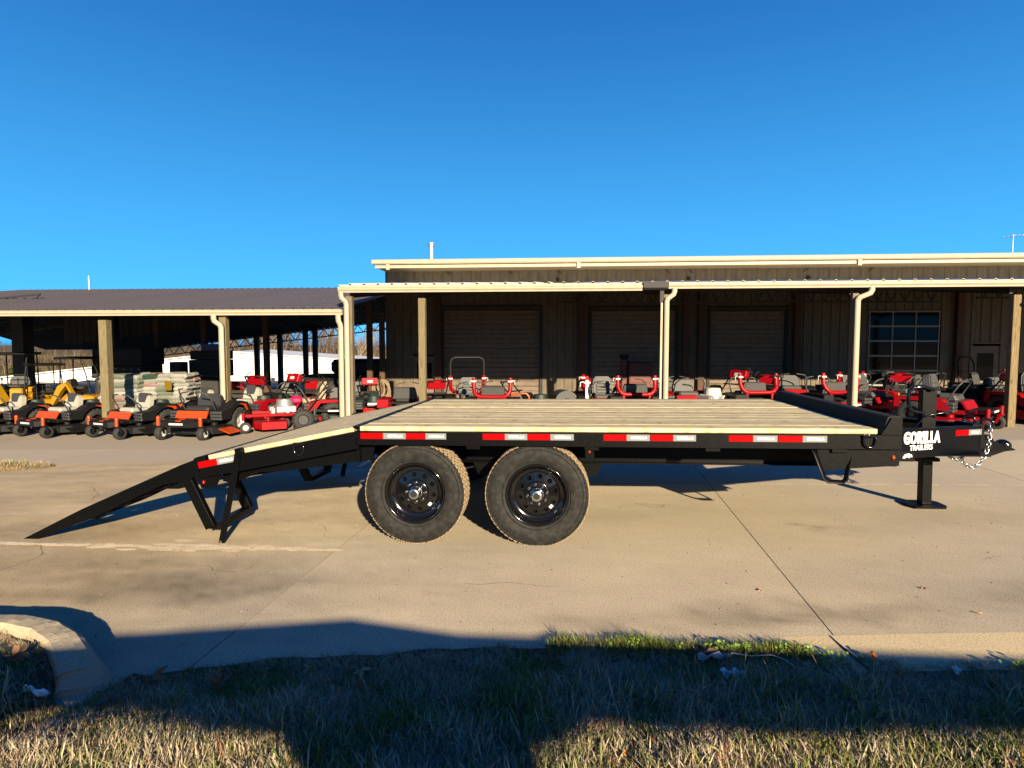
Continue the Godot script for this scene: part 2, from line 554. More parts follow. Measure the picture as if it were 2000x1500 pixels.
func land() -> void:
	var f1 := noise(0.35, 21, 3)
	var f2 := noise(0.9, 22, 4)
	var f3 := noise(4.0, 23, 4)
	var st := func(x: float, z: float) -> Color: return stain(x, z, f1, f2, f3)
	# the far land, one sheet to the horizon
	var far_col := func(x: float, z: float) -> Color:
		var t := 0.5 + 0.5 * f1.get_noise_2d(x * 0.12, z * 0.12)
		return Color(0.12, 0.08, 0.045).lerp(Color(0.08, 0.068, 0.032), t)
	var g := MB.new()
	var xs := [-3000.0, -900.0, -300.0]
	for k in 61: xs.append(-150.0 + 5.0 * k)
	xs.append_array([300.0, 900.0, 3000.0])
	var zs := [-3000.0, -1200.0, -500.0, -260.0]
	for k in 41: zs.append(-170.0 + k * 4.0)
	zs.append_array([6.0, 30.0, 200.0, 1500.0])
	for j in zs.size() - 1:
		for i in xs.size() - 1:
			var q := []
			for w in [[0, 0], [1, 0], [1, 1], [0, 1]]:
				var x: float = xs[i + w[0]]
				var z: float = zs[j + w[1]]
				var y := ground(x, z) - 0.1
				var d := -z
				if d > 95.0:
					y += 3.4 * smoothstep(95.0, 190.0, d) + 1.3 * f1.get_noise_2d(x * 0.05, z * 0.05) * smoothstep(95.0, 140.0, d)
				q.append(Vector3(x, y, z))
			for tr in [[0, 1, 2], [0, 2, 3]]:
				for k in tr:
					g.v.append(q[k]); g.n.append(Vector3.UP); g.u.append(Vector2.ZERO); g.c.append(far_col.call(q[k].x, q[k].z))
	struct(obj("ground", g, "soil", self))
	# the lot: a bed that shows in the joints, then slab by slab
	var bed := MB.new()
	var lot := put(self, "concrete_pavement", Node3D.new())
	struct(lot)
	obj("joint_bed", sheet(-19.5, 26.0, -6.9, 1.6, 1.3, SF, -0.045, func(_x: float, _z: float) -> Color: return Color(1, 1, 1)), "joint", lot)
	for cx in range(-6, 8):
		var x0 := -3.26 + 3.26 * (cx + 1)
		var rows := [-6.75, -3.5, 1.5]
		if cx < -1:
			rows = [-6.75, -4.4, -1.13, 1.5]
		for r in rows.size() - 1:
			var shade := 1.0 + 0.05 * sin(cx * 7.3 + r * 3.1)
			var near: bool = cx >= -4 and cx <= 3
			obj("slab", sheet(x0 + 0.0035, x0 + 3.2565, rows[r] + 0.005, rows[r + 1] - 0.005, 0.075 if near else 0.5, SF, 0.0, st, 0.04, shade), "concrete", lot)
	# the apron in front of and under the sheds
	struct(obj("apron_pavement", sheet(-60, 60, -36, -9.4 + 0.0, 0.6, Transform3D(Basis(Vector3.UP, deg_to_rad(-4.5)), Vector3(0, 0, 0)), -0.012, func(x: float, z: float) -> Color: return st.call(x, z) * (0.92 if absf(sin(z * 2.6 + 0.3 * f2.get_noise_2d(x, z))) > 0.06 else 0.8)), "asphalt", self))
	# crumbled mortar along the old cross joint and a fainter strip beyond the wheels
	var mo := MB.new()
	var rg := RandomNumberGenerator.new()
	rg.seed = 4
	for k in 230:
		var t := rg.randf()
		var x := lerpf(-4.6, -0.06, t)
		var z := -1.13 + rg.randfn(0.0, 0.045) * (0.6 + 0.5 * sin(t * 11.0))
		var p := SF * Vector3(x - 3.2, 0, z)
		p.y = ground(p.x, p.z) + 0.004 + 0.0004 * (k % 8)
		var r := rg.randf_range(0.02, 0.085)
		var poly := []
		for a in 7:
			var an := TAU * a / 7.0
			var rr := r * rg.randf_range(0.55, 1.1)
			poly.append(p + Vector3(cos(an) * rr * 1.5, 0, sin(an) * rr * 0.42))
		mo.col = Color(0.52, 0.44, 0.32) * rg.randf_range(0.85, 1.1)
		mo.face(poly, p + Vector3.DOWN)
	tag(obj("mortar_patches", mo, "concrete", self), "pale crumbled mortar along the joint at the ramp tip", "mortar", "", "stuff")
	var hair := MB.new()
	for k in 40:
		var a := SF * Vector3(lerpf(0.05, 6.5, k / 40.0), 0, -3.5 + 0.012)
		var b := SF * Vector3(lerpf(0.05, 6.5, (k + 1) / 40.0), 0, -3.5 + 0.012)
		a.y = ground(a.x, a.z) + 0.004
		b.y = ground(b.x, b.z) + 0.004
		var w := 0.012 + 0.006 * sin(k * 2.1)
		hair.col = Color(0.55, 0.46, 0.33)
		hair.face([a + Vector3(0, 0, -w), b + Vector3(0, 0, -w), b + Vector3(0, 0, w), a + Vector3(0, 0, w)], a + Vector3.DOWN)
	struct(obj("pavement_seam_filler", hair, "concrete", self))
	# fine cracks that wander over the slabs
	var cr := MB.new()
	cr.col = Color(0.14, 0.11, 0.075)
	for c in [[-2.9, -6.4, 0.35, -1.0, 13], [-2.1, -5.6, 1.2, 0.25, 12], [-1.9, -4.5, -0.5, 0.9, 9], [1.2, -5.9, 0.9, 0.5, 8], [3.3, -4.2, 1.0, -0.35, 12], [-3.9, -4.4, 1.0, 0.12, 14], [-5.0, -7.2, 1.1, 0.1, 14], [0.3, -3.9, -0.9, 0.2, 7]]:
		var p := Vector3(c[0], 0, c[1])
		var d := Vector3(c[2], 0, c[3]).normalized()
		for k in int(c[4]):
			d = (d + Vector3(rg.randfn(0, 0.45), 0, rg.randfn(0, 0.45))).normalized()
			var nx := p + d * rg.randf_range(0.05, 0.11)
			var w := Vector3(-d.z, 0, d.x) * rg.randf_range(0.0008, 0.0026)
			var a := p; var b := nx
			a.y = ground(a.x, a.z) + 0.0035; b.y = ground(b.x, b.z) + 0.0035
			cr.face([a - w, b - w, b + w, a + w], a + Vector3.DOWN)
			p = nx
	struct(obj("pavement_cracks", cr, "concrete", self))
	# a worn lawn island at the left
	var isl := MB.new()
	var outline := []
	for k in 22:
		var a := TAU * k / 22.0
		outline.append(Vector3(-8.9 + 2.35 * cos(a), 0, -8.75 + 0.55 * sin(a)) + Vector3(0.3 * f2.get_noise_2d(k, 3.0), 0, 0.1 * f2.get_noise_2d(3.0, k)))
	for k in 22:
		var a: Vector3 = outline[k]
		var b: Vector3 = outline[(k + 1) % 22]
		var c := Vector3(-8.9, 0, -8.75)
		var a2 := a.lerp(c, 0.25)
		var b2 := b.lerp(c, 0.25)
		for p in [[a, 0.005], [b, 0.005], [a2, 0.05], [b2, 0.05], [c, 0.07]]: pass
		a.y = ground(a.x, a.z) + 0.004; b.y = ground(b.x, b.z) + 0.004
		a2.y = ground(a2.x, a2.z) + 0.05; b2.y = ground(b2.x, b2.z) + 0.05
		c.y = ground(c.x, c.z) + 0.07
		isl.col = Color(0.26, 0.17, 0.075)
		isl.face([a, b, b2, a2], a + Vector3.DOWN)
		isl.col = Color(0.2, 0.15, 0.06)
		isl.face([a2, b2, c], a + Vector3.DOWN)
	struct(obj("lawn_island", isl, "soil", self))
	var on_island := func(r: RandomNumberGenerator) -> Vector3:
		var a := r.randf() * TAU
		var q := sqrt(r.randf())
		var p := Vector3(-8.9 + 2.2 * q * cos(a), 0, -8.75 + 0.5 * q * sin(a))
		p.y = ground(p.x, p.z) + 0.06 * (1.0 - q * q) + 0.005
		return p
	grass_patch("island_grass", "short worn grass on the lawn island", on_island, 2600, 0.3, 1.1, 77)

# a clump of blades, instanced
func clump(sd: int, count: int, spread: float, curl: float) -> ArrayMesh:
	var m := MB.new()
	var r := RandomNumberGenerator.new()
	r.seed = sd
	for k in count:
		var p := Vector3(r.randfn(0, spread), -0.006, r.randfn(0, spread))
		var a := r.randf() * TAU
		var l := r.randf_range(0.035, 0.085)
		var w := r.randf_range(0.0013, 0.0027)
		var tilt := r.randf_range(0.05, 0.75)
		var bend := r.randfn(0.25, 0.3) * curl
		var t := r.randf_range(0.6, 1.3)
		m.col = Color(t, t * r.randf_range(0.93, 1.04), t * r.randf_range(0.82, 1.02))
		var side := Vector3(-sin(a), 0, cos(a))
		var last := p
		for q in 4:
			var d := Vector3(cos(a) * sin(tilt), cos(tilt), sin(a) * sin(tilt))
			var nx := last + d * l * 0.25
			var w0 := w * (1.0 - 0.2 * q)
			var w1 := w * (1.0 - 0.2 * (q + 1)) if q < 3 else 0.0
			var nn := side.cross(d).normalized()
			if nn.y < 0: nn = -nn
			m.tri(last - side * w0, last + side * w0, nx + side * w1, nn, nn, nn)
			if q < 3: m.tri(last - side * w0, nx + side * w1, nx - side * w1, nn, nn, nn)
			last = nx
			tilt += bend + r.randfn(0, 0.12) * curl
			a += r.randfn(0, 0.25) * curl
			side = Vector3(-sin(a), 0, cos(a))
	return m.mesh()

var clumps := []

func grass_patch(called: String, label: String, where: Callable, count: int, green: float, size: float, sd: int) -> void:
	if clumps.is_empty():
		for k in 3: clumps.append(clump(200 + k, 8, 0.016, [1.0, 1.7, 0.6][k]))
	var r := RandomNumberGenerator.new()
	r.seed = sd
	var f := noise(1.6, sd, 3)
	var root := Node3D.new()
	put(self, called, root)
	tag(root, label, "grass", "", "stuff")
	for k in 3:
		var mm := MultiMesh.new()
		mm.transform_format = MultiMesh.TRANSFORM_3D
		mm.use_colors = true
		mm.mesh = clumps[k]
		mm.instance_count = count / 3
		for i in mm.instance_count:
			var p: Vector3 = where.call(r)
			var s := size * r.randf_range(0.6, 1.35) * (clampf(0.45 + 1.2 * (p.z - verge_edge(p.x)), 0.45, 1.35) if called == "verge_grass" else 1.0) * (1.0 + 0.45 * f.get_noise_2d(p.x * 2.0 + 50.0, p.z * 2.0))
			var b := Basis(Vector3.UP, r.randf() * TAU) * Basis(Vector3.RIGHT, r.randfn(0, 0.25))
			mm.set_instance_transform(i, Transform3D(b.scaled(Vector3(s, s * r.randf_range(0.7, 1.2), s)), p))
			var gg := clampf(green + 0.75 * f.get_noise_2d(p.x, p.z) + r.randfn(0, 0.22), 0, 1)
			var dry := Color(0.42, 0.345, 0.235).lerp(Color(0.25, 0.195, 0.14), r.randf())
			if r.randf() < 0.05: dry = Color(0.26, 0.11, 0.05)
			var live := Color(0.08, 0.115, 0.02).lerp(Color(0.16, 0.17, 0.04), r.randf())
			mm.set_instance_color(i, dry.lerp(live, smoothstep(0.35, 0.65, gg)))
		var mi := MultiMeshInstance3D.new()
		mi.multimesh = mm
		mi.material_override = M.blade
		mi.set_meta("kind", "stuff")
		put(root, "blades", mi)

func materials2() -> void:
	var b := mat("blade", Color(1, 1, 1), 0.8, 0.0, 0.3)
	b.vertex_color_use_as_albedo = true
	b.backlight_enabled = true
	b.backlight = Color(0.35, 0.35, 0.3)
	var cream := mat("cream_metal", lin(0.30, 0.258, 0.187), 0.5, 0.0, 0.4)
	cream.albedo_texture = noise_tex(256, 0.02, 61, [[0.0, lin(0.85, 0.85, 0.85)], [1.0, lin(1.05, 1.05, 1.05)]], 4)
	cream.uv1_triplanar = true
	cream.uv1_scale = Vector3(0.7, 0.2, 0.7)
	for k in 3:
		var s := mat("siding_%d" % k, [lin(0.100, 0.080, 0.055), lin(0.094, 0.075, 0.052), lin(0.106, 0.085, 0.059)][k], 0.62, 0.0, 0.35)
		s.albedo_texture = noise_tex(256, 0.03, 64 + k, [[0.0, lin(0.7, 0.68, 0.64)], [0.5, lin(0.95, 0.95, 0.95)], [1.0, lin(1.1, 1.1, 1.1)]], 5)
		s.uv1_triplanar = true
		s.uv1_scale = Vector3(0.5, 0.22, 0.5)
	var su := mat("siding_upper_lit", lin(0.17, 0.145, 0.105), 0.6)  # same siding, lightened: bounced light on the strip put into the colour
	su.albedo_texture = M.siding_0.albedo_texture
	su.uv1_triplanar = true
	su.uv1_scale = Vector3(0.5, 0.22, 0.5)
	var d := mat("door_metal", lin(0.115, 0.088, 0.066), 0.6, 0.0, 0.35)
	d.albedo_texture = noise_tex(512, 0.018, 71, [[0.0, lin(0.75, 0.72, 0.68)], [0.66, lin(1, 1, 1)], [0.72, lin(1.0, 1.0, 1.0)], [0.76, lin(1.0, 1.0, 1.0)], [1.0, lin(1.9, 1.9, 1.8)]], 4)
	d.uv1_triplanar = true
	d.uv1_scale = Vector3(0.45, 0.3, 0.45)
	mat("dark_wall", lin(0.012, 0.011, 0.011), 0.8)
	mat("roof_bronze", lin(0.064, 0.055, 0.056), 0.5, 0.0, 0.45)
	mat("roof_bronze_b", lin(0.060, 0.052, 0.053), 0.52, 0.0, 0.45)
	mat("dark_steel", lin(0.008, 0.007, 0.007), 0.7)
	mat("screw", lin(0.3, 0.28, 0.27), 0.4)
	mat("roof_pale", lin(0.5, 0.47, 0.43), 0.5, 0.0, 0.5)
	mat("underside_shade", lin(0.012, 0.011, 0.011), 0.85)  # near-black: the shade below the roofs is in the colour
	for k in 2:
		var w := mat("post_wood_%d" % k, [lin(0.17, 0.13, 0.075), lin(0.145, 0.122, 0.072)][k], 0.85, 0.0, 0.25)
		var f1 := noise(0.02, 83 + k, 4)
		var f2 := noise(0.03, 93 + k, 3)
		w.albedo_texture = image_tex(128, 512, func(x: int, y: int) -> Color:
			var wob := f1.get_noise_2d(x * 0.5, y * 0.12) * 24.0
			for q in [Vector2(50, 120), Vector2(80, 300), Vector2(40, 430)]:
				var dd := Vector2(x - q.x, (y - q.y) * 0.4).length()
				wob += 18.0 * exp(-dd * dd / 150.0)
			var g := sin((x + wob) * 0.5) * 0.5 + 0.5
			var l := 0.95 - 0.2 * pow(g, 3.0) + 0.12 * f2.get_noise_2d(x * 4.0, y * 0.3)
			var c := Color(l, l * 0.99, l * 0.96)
			for q in [Vector2(50, 120), Vector2(80, 300), Vector2(40, 430)]:
				var dd := Vector2(x - q.x, (y - q.y) * 0.8).length()
				if dd < 9.0: c = c.lerp(Color(0.55, 0.36, 0.2), 0.75 - dd / 14.0)
			return c)
		w.uv1_scale = Vector3(1.0 / 0.24, 1.0 / 1.9, 1)
	mat("jamb_wood", lin(0.05, 0.02, 0.009), 0.8)
	mat("glass_dark", lin(0.003, 0.0035, 0.005), 0.06, 0.0, 0.22)
	mat("frame_grey", lin(0.12, 0.115, 0.105), 0.45, 0.3)
	var ws := mat("white_sheet", lin(0.5, 0.5, 0.5), 0.6)
	ws.albedo_texture = noise_tex(256, 0.02, 101, [[0.0, lin(0.85, 0.85, 0.86)], [1.0, lin(1, 1, 1)]], 4)
	ws.uv1_triplanar = true
	ws.uv1_scale = Vector3(0.1, 0.4, 0.1)
	mat("galvanised", lin(0.5, 0.5, 0.5), 0.35, 0.8)
	mat("bark_pale", lin(0.2, 0.16, 0.12), 0.95, 0.0, 0.2)
	mat("bark_brown", lin(0.085, 0.062, 0.042), 0.95, 0.0, 0.2)
	mat("bark_grey", lin(0.115, 0.09, 0.068), 0.95, 0.0, 0.2)
	var lf := mat("evergreen", lin(0.075, 0.10, 0.02), 0.85, 0.0, 0.2)
	lf.vertex_color_use_as_albedo = true
	lf.albedo_color = Color(1, 1, 1)
	# machines
	mat("orange", lin(0.30, 0.034, 0.0018), 0.33, 0.0, 0.5)
	mat("red", lin(0.175, 0.0012, 0.0045), 0.4, 0.0, 0.3)
	mat("magenta", lin(0.3, 0.004, 0.05), 0.4)
	mat("yellow", lin(0.24, 0.125, 0.003), 0.4)
	mat("plastic_black", lin(0.005, 0.005, 0.0055), 0.55, 0.0, 0.3)
	mat("plastic_grey", lin(0.022, 0.022, 0.024), 0.6)
	mat("seat_grey", lin(0.034, 0.034, 0.033), 0.65)
	mat("seat_dark", lin(0.012, 0.012, 0.012), 0.55)
	mat("seat_white", lin(0.24, 0.23, 0.20), 0.6)
	mat("seat_cream", lin(0.22, 0.17, 0.11), 0.6)
	mat("rim_white", lin(0.3, 0.29, 0.27), 0.45)
	mat("engine_silver", lin(0.35, 0.35, 0.35), 0.4, 0.7)
	mat("engine_black", lin(0.008, 0.018, 0.018), 0.5)
	mat("badge_white", lin(0.35, 0.35, 0.34), 0.5)
	mat("small_tyre", lin(0.009, 0.009, 0.009), 0.8)
	mat("rust", lin(0.075, 0.011, 0.005), 0.6)
	mat("rope", lin(0.16, 0.12, 0.07), 0.95)
	mat("navy", lin(0.01, 0.016, 0.09), 0.5)
	var bagc := [lin(0.24, 0.25, 0.20), lin(0.33, 0.33, 0.29), lin(0.17, 0.20, 0.15), lin(0.31, 0.19, 0.18), lin(0.03, 0.07, 0.045), lin(0.4, 0.395, 0.36), lin(0.24, 0.15, 0.012)]
	for k in bagc.size():
		var bm := mat("bag_%d" % k, bagc[k], 0.35, 0.0, 0.5)
		bm.heightmap_enabled = true
		bm.heightmap_texture = M.concrete.heightmap_texture
		bm.heightmap_scale = 3.0
		bm.uv1_triplanar = true
		bm.uv1_scale = Vector3.ONE * 1.7
	mat("leaf_brown", lin(0.15, 0.075, 0.035), 0.8)
	mat("leaf_orange", lin(0.3, 0.08, 0.015), 0.8)
	mat("leaf_tan", lin(0.34, 0.20, 0.10), 0.8)
	var cl := mat("clover", lin(0.13, 0.21, 0.02), 0.6)
	cl.backlight_enabled = true
	cl.backlight = Color(0.4, 0.4, 0.2)
	mat("paper", lin(0.62, 0.64, 0.66), 0.7)
	mat("film", lin(0.30, 0.27, 0.25), 0.4)
	mat("shadow_board_wood", lin(0.2, 0.13, 0.08), 0.9)  # for the added shadow-casting board

# ---------------------------------------------------------------- buildings
func along_x(x0: float, x1: float, poly: PackedVector2Array, m: MB) -> void:
	m.prism(poly, x0, x1, Transform3D(Basis(Vector3(0, 0, 1), Vector3.UP, Vector3.RIGHT), Vector3.ZERO))

func ribbed(x0: float, x1: float, y0: float, y1: float, z: float, pitch: float, rib: float) -> MB:
	# a vertical sheet with ribs standing towards +z
	var pts := PackedVector2Array()
	var n := maxi(1, int(round((x1 - x0) / pitch)))
	var w := (x1 - x0) / n
	for k in n:
		var x := x0 + k * w
		pts.append_array([Vector2(x, 0), Vector2(x + w * 0.36, 0), Vector2(x + w * 0.40, rib * 0.25), Vector2(x + w * 0.44, 0), Vector2(x + w * 0.82, 0), Vector2(x + w * 0.88, rib), Vector2(x + w * 0.94, rib)])
	pts.append(Vector2(x1, 0))
	var m := MB.new()
	# strip profile in (x, z), extruded along y
	m.strip(pts, y0, y1, 0.012, Transform3D(Basis(Vector3.RIGHT, Vector3.BACK, Vector3.UP), Vector3(0, 0, z)))
	return m

func roof_sheet(x0: float, x1: float, a: Vector2, b: Vector2, c: Vector2, d: Vector2, pitch: float, rib: float) -> MB:
	# ribs run from the front edge (a at x0, b at x1: z, y) to the back edge (d at x0, c at x1)
	var m := MB.new()
	var n := maxi(1, int(round((x1 - x0) / pitch)))
	var prof := []
	for k in n:
		for w in [[0.0, 0.0], [0.74, 0.0], [0.82, 1.0], [0.90, 1.0]]:
			prof.append([(k + w[0]) / n, w[1] * rib])
	prof.append([1.0, 0.0])
	var P := func(q: Array, back: bool, dy: float) -> Vector3:
		var f: Vector2 = d.lerp(c, q[0]) if back else a.lerp(b, q[0])
		return Vector3(lerpf(x0, x1, q[0]), f.y + q[1] + dy, f.x)
	for k in prof.size() - 1:
		for s in [0.0, -0.006]:
			var p0: Vector3 = P.call(prof[k], false, s)
			var p1: Vector3 = P.call(prof[k + 1], false, s)
			var p2: Vector3 = P.call(prof[k + 1], true, s)
			var p3: Vector3 = P.call(prof[k], true, s)
			var nn := (p1 - p0).cross(p3 - p0).normalized()
			if nn.y < 0: nn = -nn
			m.quad(p0, p1, p2, p3, nn if s == 0.0 else -nn)
		m.quad(P.call(prof[k], false, 0.0), P.call(prof[k + 1], false, 0.0), P.call(prof[k + 1], false, -0.006), P.call(prof[k], false, -0.006), Vector3.BACK)
	return m

func gutter(x0: float, x1: float, y: float, z: float, h: float) -> MB:
	var m := MB.new()
	along_x(x0, x1, PackedVector2Array([Vector2(z - 0.1, y), Vector2(z + 0.012, y), Vector2(z + 0.012, y - 0.018), Vector2(z - 0.002, y - 0.024), Vector2(z - 0.002, y - h * 0.45), Vector2(z - 0.03, y - h * 0.75), Vector2(z - 0.034, y - h), Vector2(z - 0.1, y - h)]), m)
	return m

func truss(p: Vector3, q: Vector3, h: float, bays: int, w: float) -> MB:
	var m := MB.new()
	m.bar(p, q, w, w)
	var dn := Vector3(0, -h, 0)
	m.bar(p + dn, q + dn, w, w)
	for k in bays:
		var a := p.lerp(q, float(k) / bays)
		var b := p.lerp(q, (k + 0.5) / bays) + dn
		var c := p.lerp(q, (k + 1.0) / bays)
		m.bar(a, b, w * 0.55, w * 0.55, Vector3.FORWARD)
		m.bar(b, c, w * 0.55, w * 0.55, Vector3.FORWARD)
	return m

func downspout(parent: Node, x: float, xs: float, ytop: float, yb: float, z: float) -> void:
	var m := MB.new()
	# elbow from the gutter to the post, then straight down
	m.tube([Vector3(xs, ytop, z), Vector3(xs, ytop - 0.07, z), Vector3(lerpf(xs, x, 0.12), ytop - 0.13, z), Vector3(lerpf(xs, x, 0.85), ytop - 0.21, z - 0.015), Vector3(x, ytop - 0.27, z - 0.02), Vector3(x, yb, z - 0.02)], 0.068, 4, true)
	obj("downspout", m, "cream_metal", parent)

func post(parent: Node, called: String, x: float, z: float, w: float, yb: float, yt: float, mt: String, lean := 0.0) -> void:
	var m := MB.new()
	m.box(Transform3D(Basis(Vector3.BACK, lean), Vector3(x, (yb + yt) * 0.5, z)), Vector3(w, yt - yb, w), 0.008)
	obj(called, m, mt, parent)

func by(x: float, z: float) -> float:   # ground height at a point of the building frame
	var p := BF * Vector3(x, 0, z)
	return ground(p.x, p.z)

func siding(parent: Node, x0: float, x1: float, y0: float, y1: float, z: float) -> void:
	var n := maxi(1, int(round((x1 - x0) / 0.92)))
	for k in n:
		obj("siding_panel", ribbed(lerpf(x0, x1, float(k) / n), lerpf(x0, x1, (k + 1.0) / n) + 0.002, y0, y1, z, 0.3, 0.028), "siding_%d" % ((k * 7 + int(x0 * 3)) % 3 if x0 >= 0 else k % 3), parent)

func garage_door(parent: Node, x0: float, x1: float, y0: float, y1: float, z: float) -> void:
	var g := put(parent, "garage_door", Node3D.new())
	var n := 5
	for k in n:
		var a := lerpf(y0, y1, float(k) / n)
		var b := lerpf(y0, y1, (k + 1.0) / n) - 0.008
		var m := MB.new()
		var pts := PackedVector2Array()
		for r in 4:
			var ya := lerpf(a, b, r / 4.0)
			var yb := lerpf(a, b, (r + 1) / 4.0)
			pts.append_array([Vector2(ya, 0.0), Vector2(ya + 0.015, 0.014), Vector2(yb - 0.015, 0.014), Vector2(yb, 0.0)])
		m.strip(pts, x0 + 0.03, x1 - 0.03, 0.03, Transform3D(Basis(Vector3.UP, Vector3.BACK, Vector3.RIGHT), Vector3(0, 0, z - 0.06)))
		obj("door_section", m, "door_metal", g)
	var j := MB.new()
	for x in [x0, x1]:
		j.b(x - 0.05, x + 0.05, y0, y1 + 0.05, z - 0.05, z + 0.035, 0.004)
	j.b(x0 - 0.05, x1 + 0.05, y1 + 0.052, y1 + 0.15, z - 0.05, z + 0.034, 0.004)
	obj("door_trim", j, "dark_wall", parent)

func buildings() -> void:
	var Z := -6.4
	var b := thing("dealer_building", "long low metal building with garage doors behind the open awning", "building", BF)
	var doors := [[0.84, 4.04, 2.66], [5.58, 8.3, 2.62], [9.27, 11.62, 2.60], [14.04, 16.17, 2.58]]
	var x := -0.94
	var ped := [[-0.15, 0.66], [17.05, 17.9]]
	# wall panels, between and above the openings
	var opens := [[-0.15, 0.66, 1.2], [0.84, 4.04, 2.66], [5.58, 8.3, 2.62], [9.27, 11.62, 2.60], [14.04, 16.17, 2.58], [17.05, 17.9, 1.55]]
	for o in opens:
		if o[0] - x > 0.05:
			siding(b, x, o[0], by(x, Z) - 0.05, 3.45, Z)
		siding(b, o[0], o[1], o[2] + 0.02, 3.45, Z)
		x = o[1]
	siding(b, x, 23.0, by(x, Z) - 0.05, 3.45, Z)
	# the strip above the awning
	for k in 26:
		obj("siding_panel", ribbed(-0.94 + k * 0.92, -0.943 + (k + 1) * 0.92, 3.453, 3.90, Z + 0.004, 0.3, 0.028), "siding_upper_lit", b)
	for k in 3:
		garage_door(b, doors[k][0], doors[k][1], by(doors[k][0], Z) - 0.04, doors[k][2], Z)
	for jx in [0.73, 5.33, 8.55, 9.02, 11.9, 16.62]:
		var j := MB.new()
		j.b(jx - 0.1, jx + 0.1, by(jx, Z + 0.1) - 0.1, 3.2, Z + 0.04, Z + 0.19, 0.006)
		obj("jamb_post", j, "jamb_wood", b)
	# glazed door
	var gd := put(b, "glazed_door", Node3D.new())
	var y0 := by(15.0, Z) - 0.03
	for r in 6:
		for c in 3:
			var w := (16.12 - 14.09) / 3.0
			var h := (2.55 - y0) / 6.0
			var m := MB.new()
			m.b(14.09 + c * w + 0.02, 14.09 + (c + 1) * w - 0.02, y0 + r * h + 0.025, y0 + (r + 1) * h - 0.025, Z - 0.05, Z - 0.04)
			obj("pane", m, "glass_dark", gd)
	for r in 7:
		var m := MB.new()
		var yy := y0 + r * (2.55 - y0) / 6.0
		m.b(14.06, 16.15, yy - 0.028, yy + 0.028, Z - 0.06, Z - 0.01, 0.004)
		obj("rail", m, "frame_grey", gd)
	for c in 4:
		var m := MB.new()
		var xx := 14.09 + c * (16.12 - 14.09) / 3.0
		m.b(xx - 0.02, xx + 0.02, y0, 2.56, Z - 0.056, Z - 0.014, 0.003)
		obj("stile", m, "frame_grey", gd)
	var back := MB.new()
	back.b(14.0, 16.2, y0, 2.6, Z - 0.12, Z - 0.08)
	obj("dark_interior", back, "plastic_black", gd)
	for p in ped:
		var top: float = 1.17 if p[0] < 5 else 1.5
		var dr := put(b, "door", Node3D.new())
		var m := MB.new()
		m.b(p[0] + 0.03, p[1] - 0.03, by(p[0], Z), top, Z - 0.05, Z, 0.005)
		obj("leaf", m, "door_metal", dr)
		var f := MB.new()
		f.b(p[0] - 0.04, p[0] + 0.03, by(p[0], Z), top + 0.06, Z - 0.04, Z + 0.03, 0.004)
		f.b(p[1] - 0.03, p[1] + 0.04, by(p[0], Z), top + 0.06, Z - 0.04, Z + 0.03, 0.004)
		f.b(p[0] - 0.04, p[1] + 0.04, top + 0.061, top + 0.12, Z - 0.04, Z + 0.031, 0.004)
		obj("frame", f, "siding_0", dr)
		var g := MB.new()
		var cx: float = (p[0] + p[1]) * 0.5
		g.b(cx - 0.24, cx + 0.24, 0.45, top - 0.22, Z + 0.001, Z + 0.006)
		obj("pane", g, "glass_dark", dr)
		var h := MB.new()
		h.cyl(Vector3(p[1] - 0.12, 0.28, Z), Vector3(p[1] - 0.12, 0.28, Z + 0.06), 0.025, 10)
		h.bar(Vector3(p[1] - 0.12, 0.28, Z + 0.055), Vector3(p[1] - 0.22, 0.28, Z + 0.055), 0.02, 0.02)
		obj("handle", h, "galvanised", dr)
	var side := MB.new()
	side.b(-1.0, -0.95, -0.6, 4.0, -20, Z + 0.03)
	side.b(-1.0, 23, -0.6, 4.0, -20.06, -20.01)
	side.b(23.0, 23.06, -0.6, 4.0, -20, Z + 0.03)
	obj("rear_walls", side, "siding_1", b)
	# the main roof with its gutter, fascia and soffit
	var n := 26
	for k in n:
		obj("roof_panel", roof_sheet(-1.05 + k * 0.93, -1.05 + (k + 1) * 0.93, Vector2(-5.24, 4.03), Vector2(-5.24, 4.03), Vector2(-20.3, 4.2), Vector2(-20.3, 4.2), 0.31, 0.03), "roof_bronze", b)
	var gt := MB.new()
	along_x(-1.06, 23.2, PackedVector2Array([Vector2(-5.26, 4.115), Vector2(-5.16, 4.105), Vector2(-5.125, 4.07), Vector2(-5.13, 4.00), Vector2(-5.16, 3.965), Vector2(-5.26, 3.955)]), gt)
	obj("gutter", gt, "cream_metal", b)
	var fa := MB.new()
	fa.b(-0.98, 23.1, 3.855, 3.945, -5.32, -5.225, 0.004)
	fa.b(-0.98, 23.1, 3.885, 3.9, -6.39, -5.325)
	obj("fascia", fa, "cream_metal", b)
	for gx in [-0.57, 5.18, 13.17]:
		var s := MB.new()
		s.b(gx - 0.055, gx + 0.055, 3.80, 3.965, -5.222, -5.16, 0.006)
		obj("gutter_outlet", s, "cream_metal", b)
	for vx in [1.0, 3.0, 4.55, 7.9, 8.6, 12.2, 14.1]:
		var s := MB.new()
		s.bar(Vector3(vx, 3.86, Z + 0.06), Vector3(vx + 0.14 * (1.0 if int(vx * 3) % 2 else -1.0), 3.76, Z + 0.05), 0.02, 0.02, Vector3.FORWARD)
		if int(vx) in [4, 8, 12]:
			var wbx := MB.new()
			wbx.b(vx - 0.04, vx + 0.05, 3.54, 3.64, Z + 0.03, Z + 0.09, 0.01)
			obj("wall_box", wbx, "dark_steel", b)
		obj("conduit_stub", s, "dark_steel", b)
	var fl := MB.new()
	fl.cyl(Vector3(0.556, 4.0, -6.2), Vector3(0.556, 4.66, -6.2), 0.075, 18)
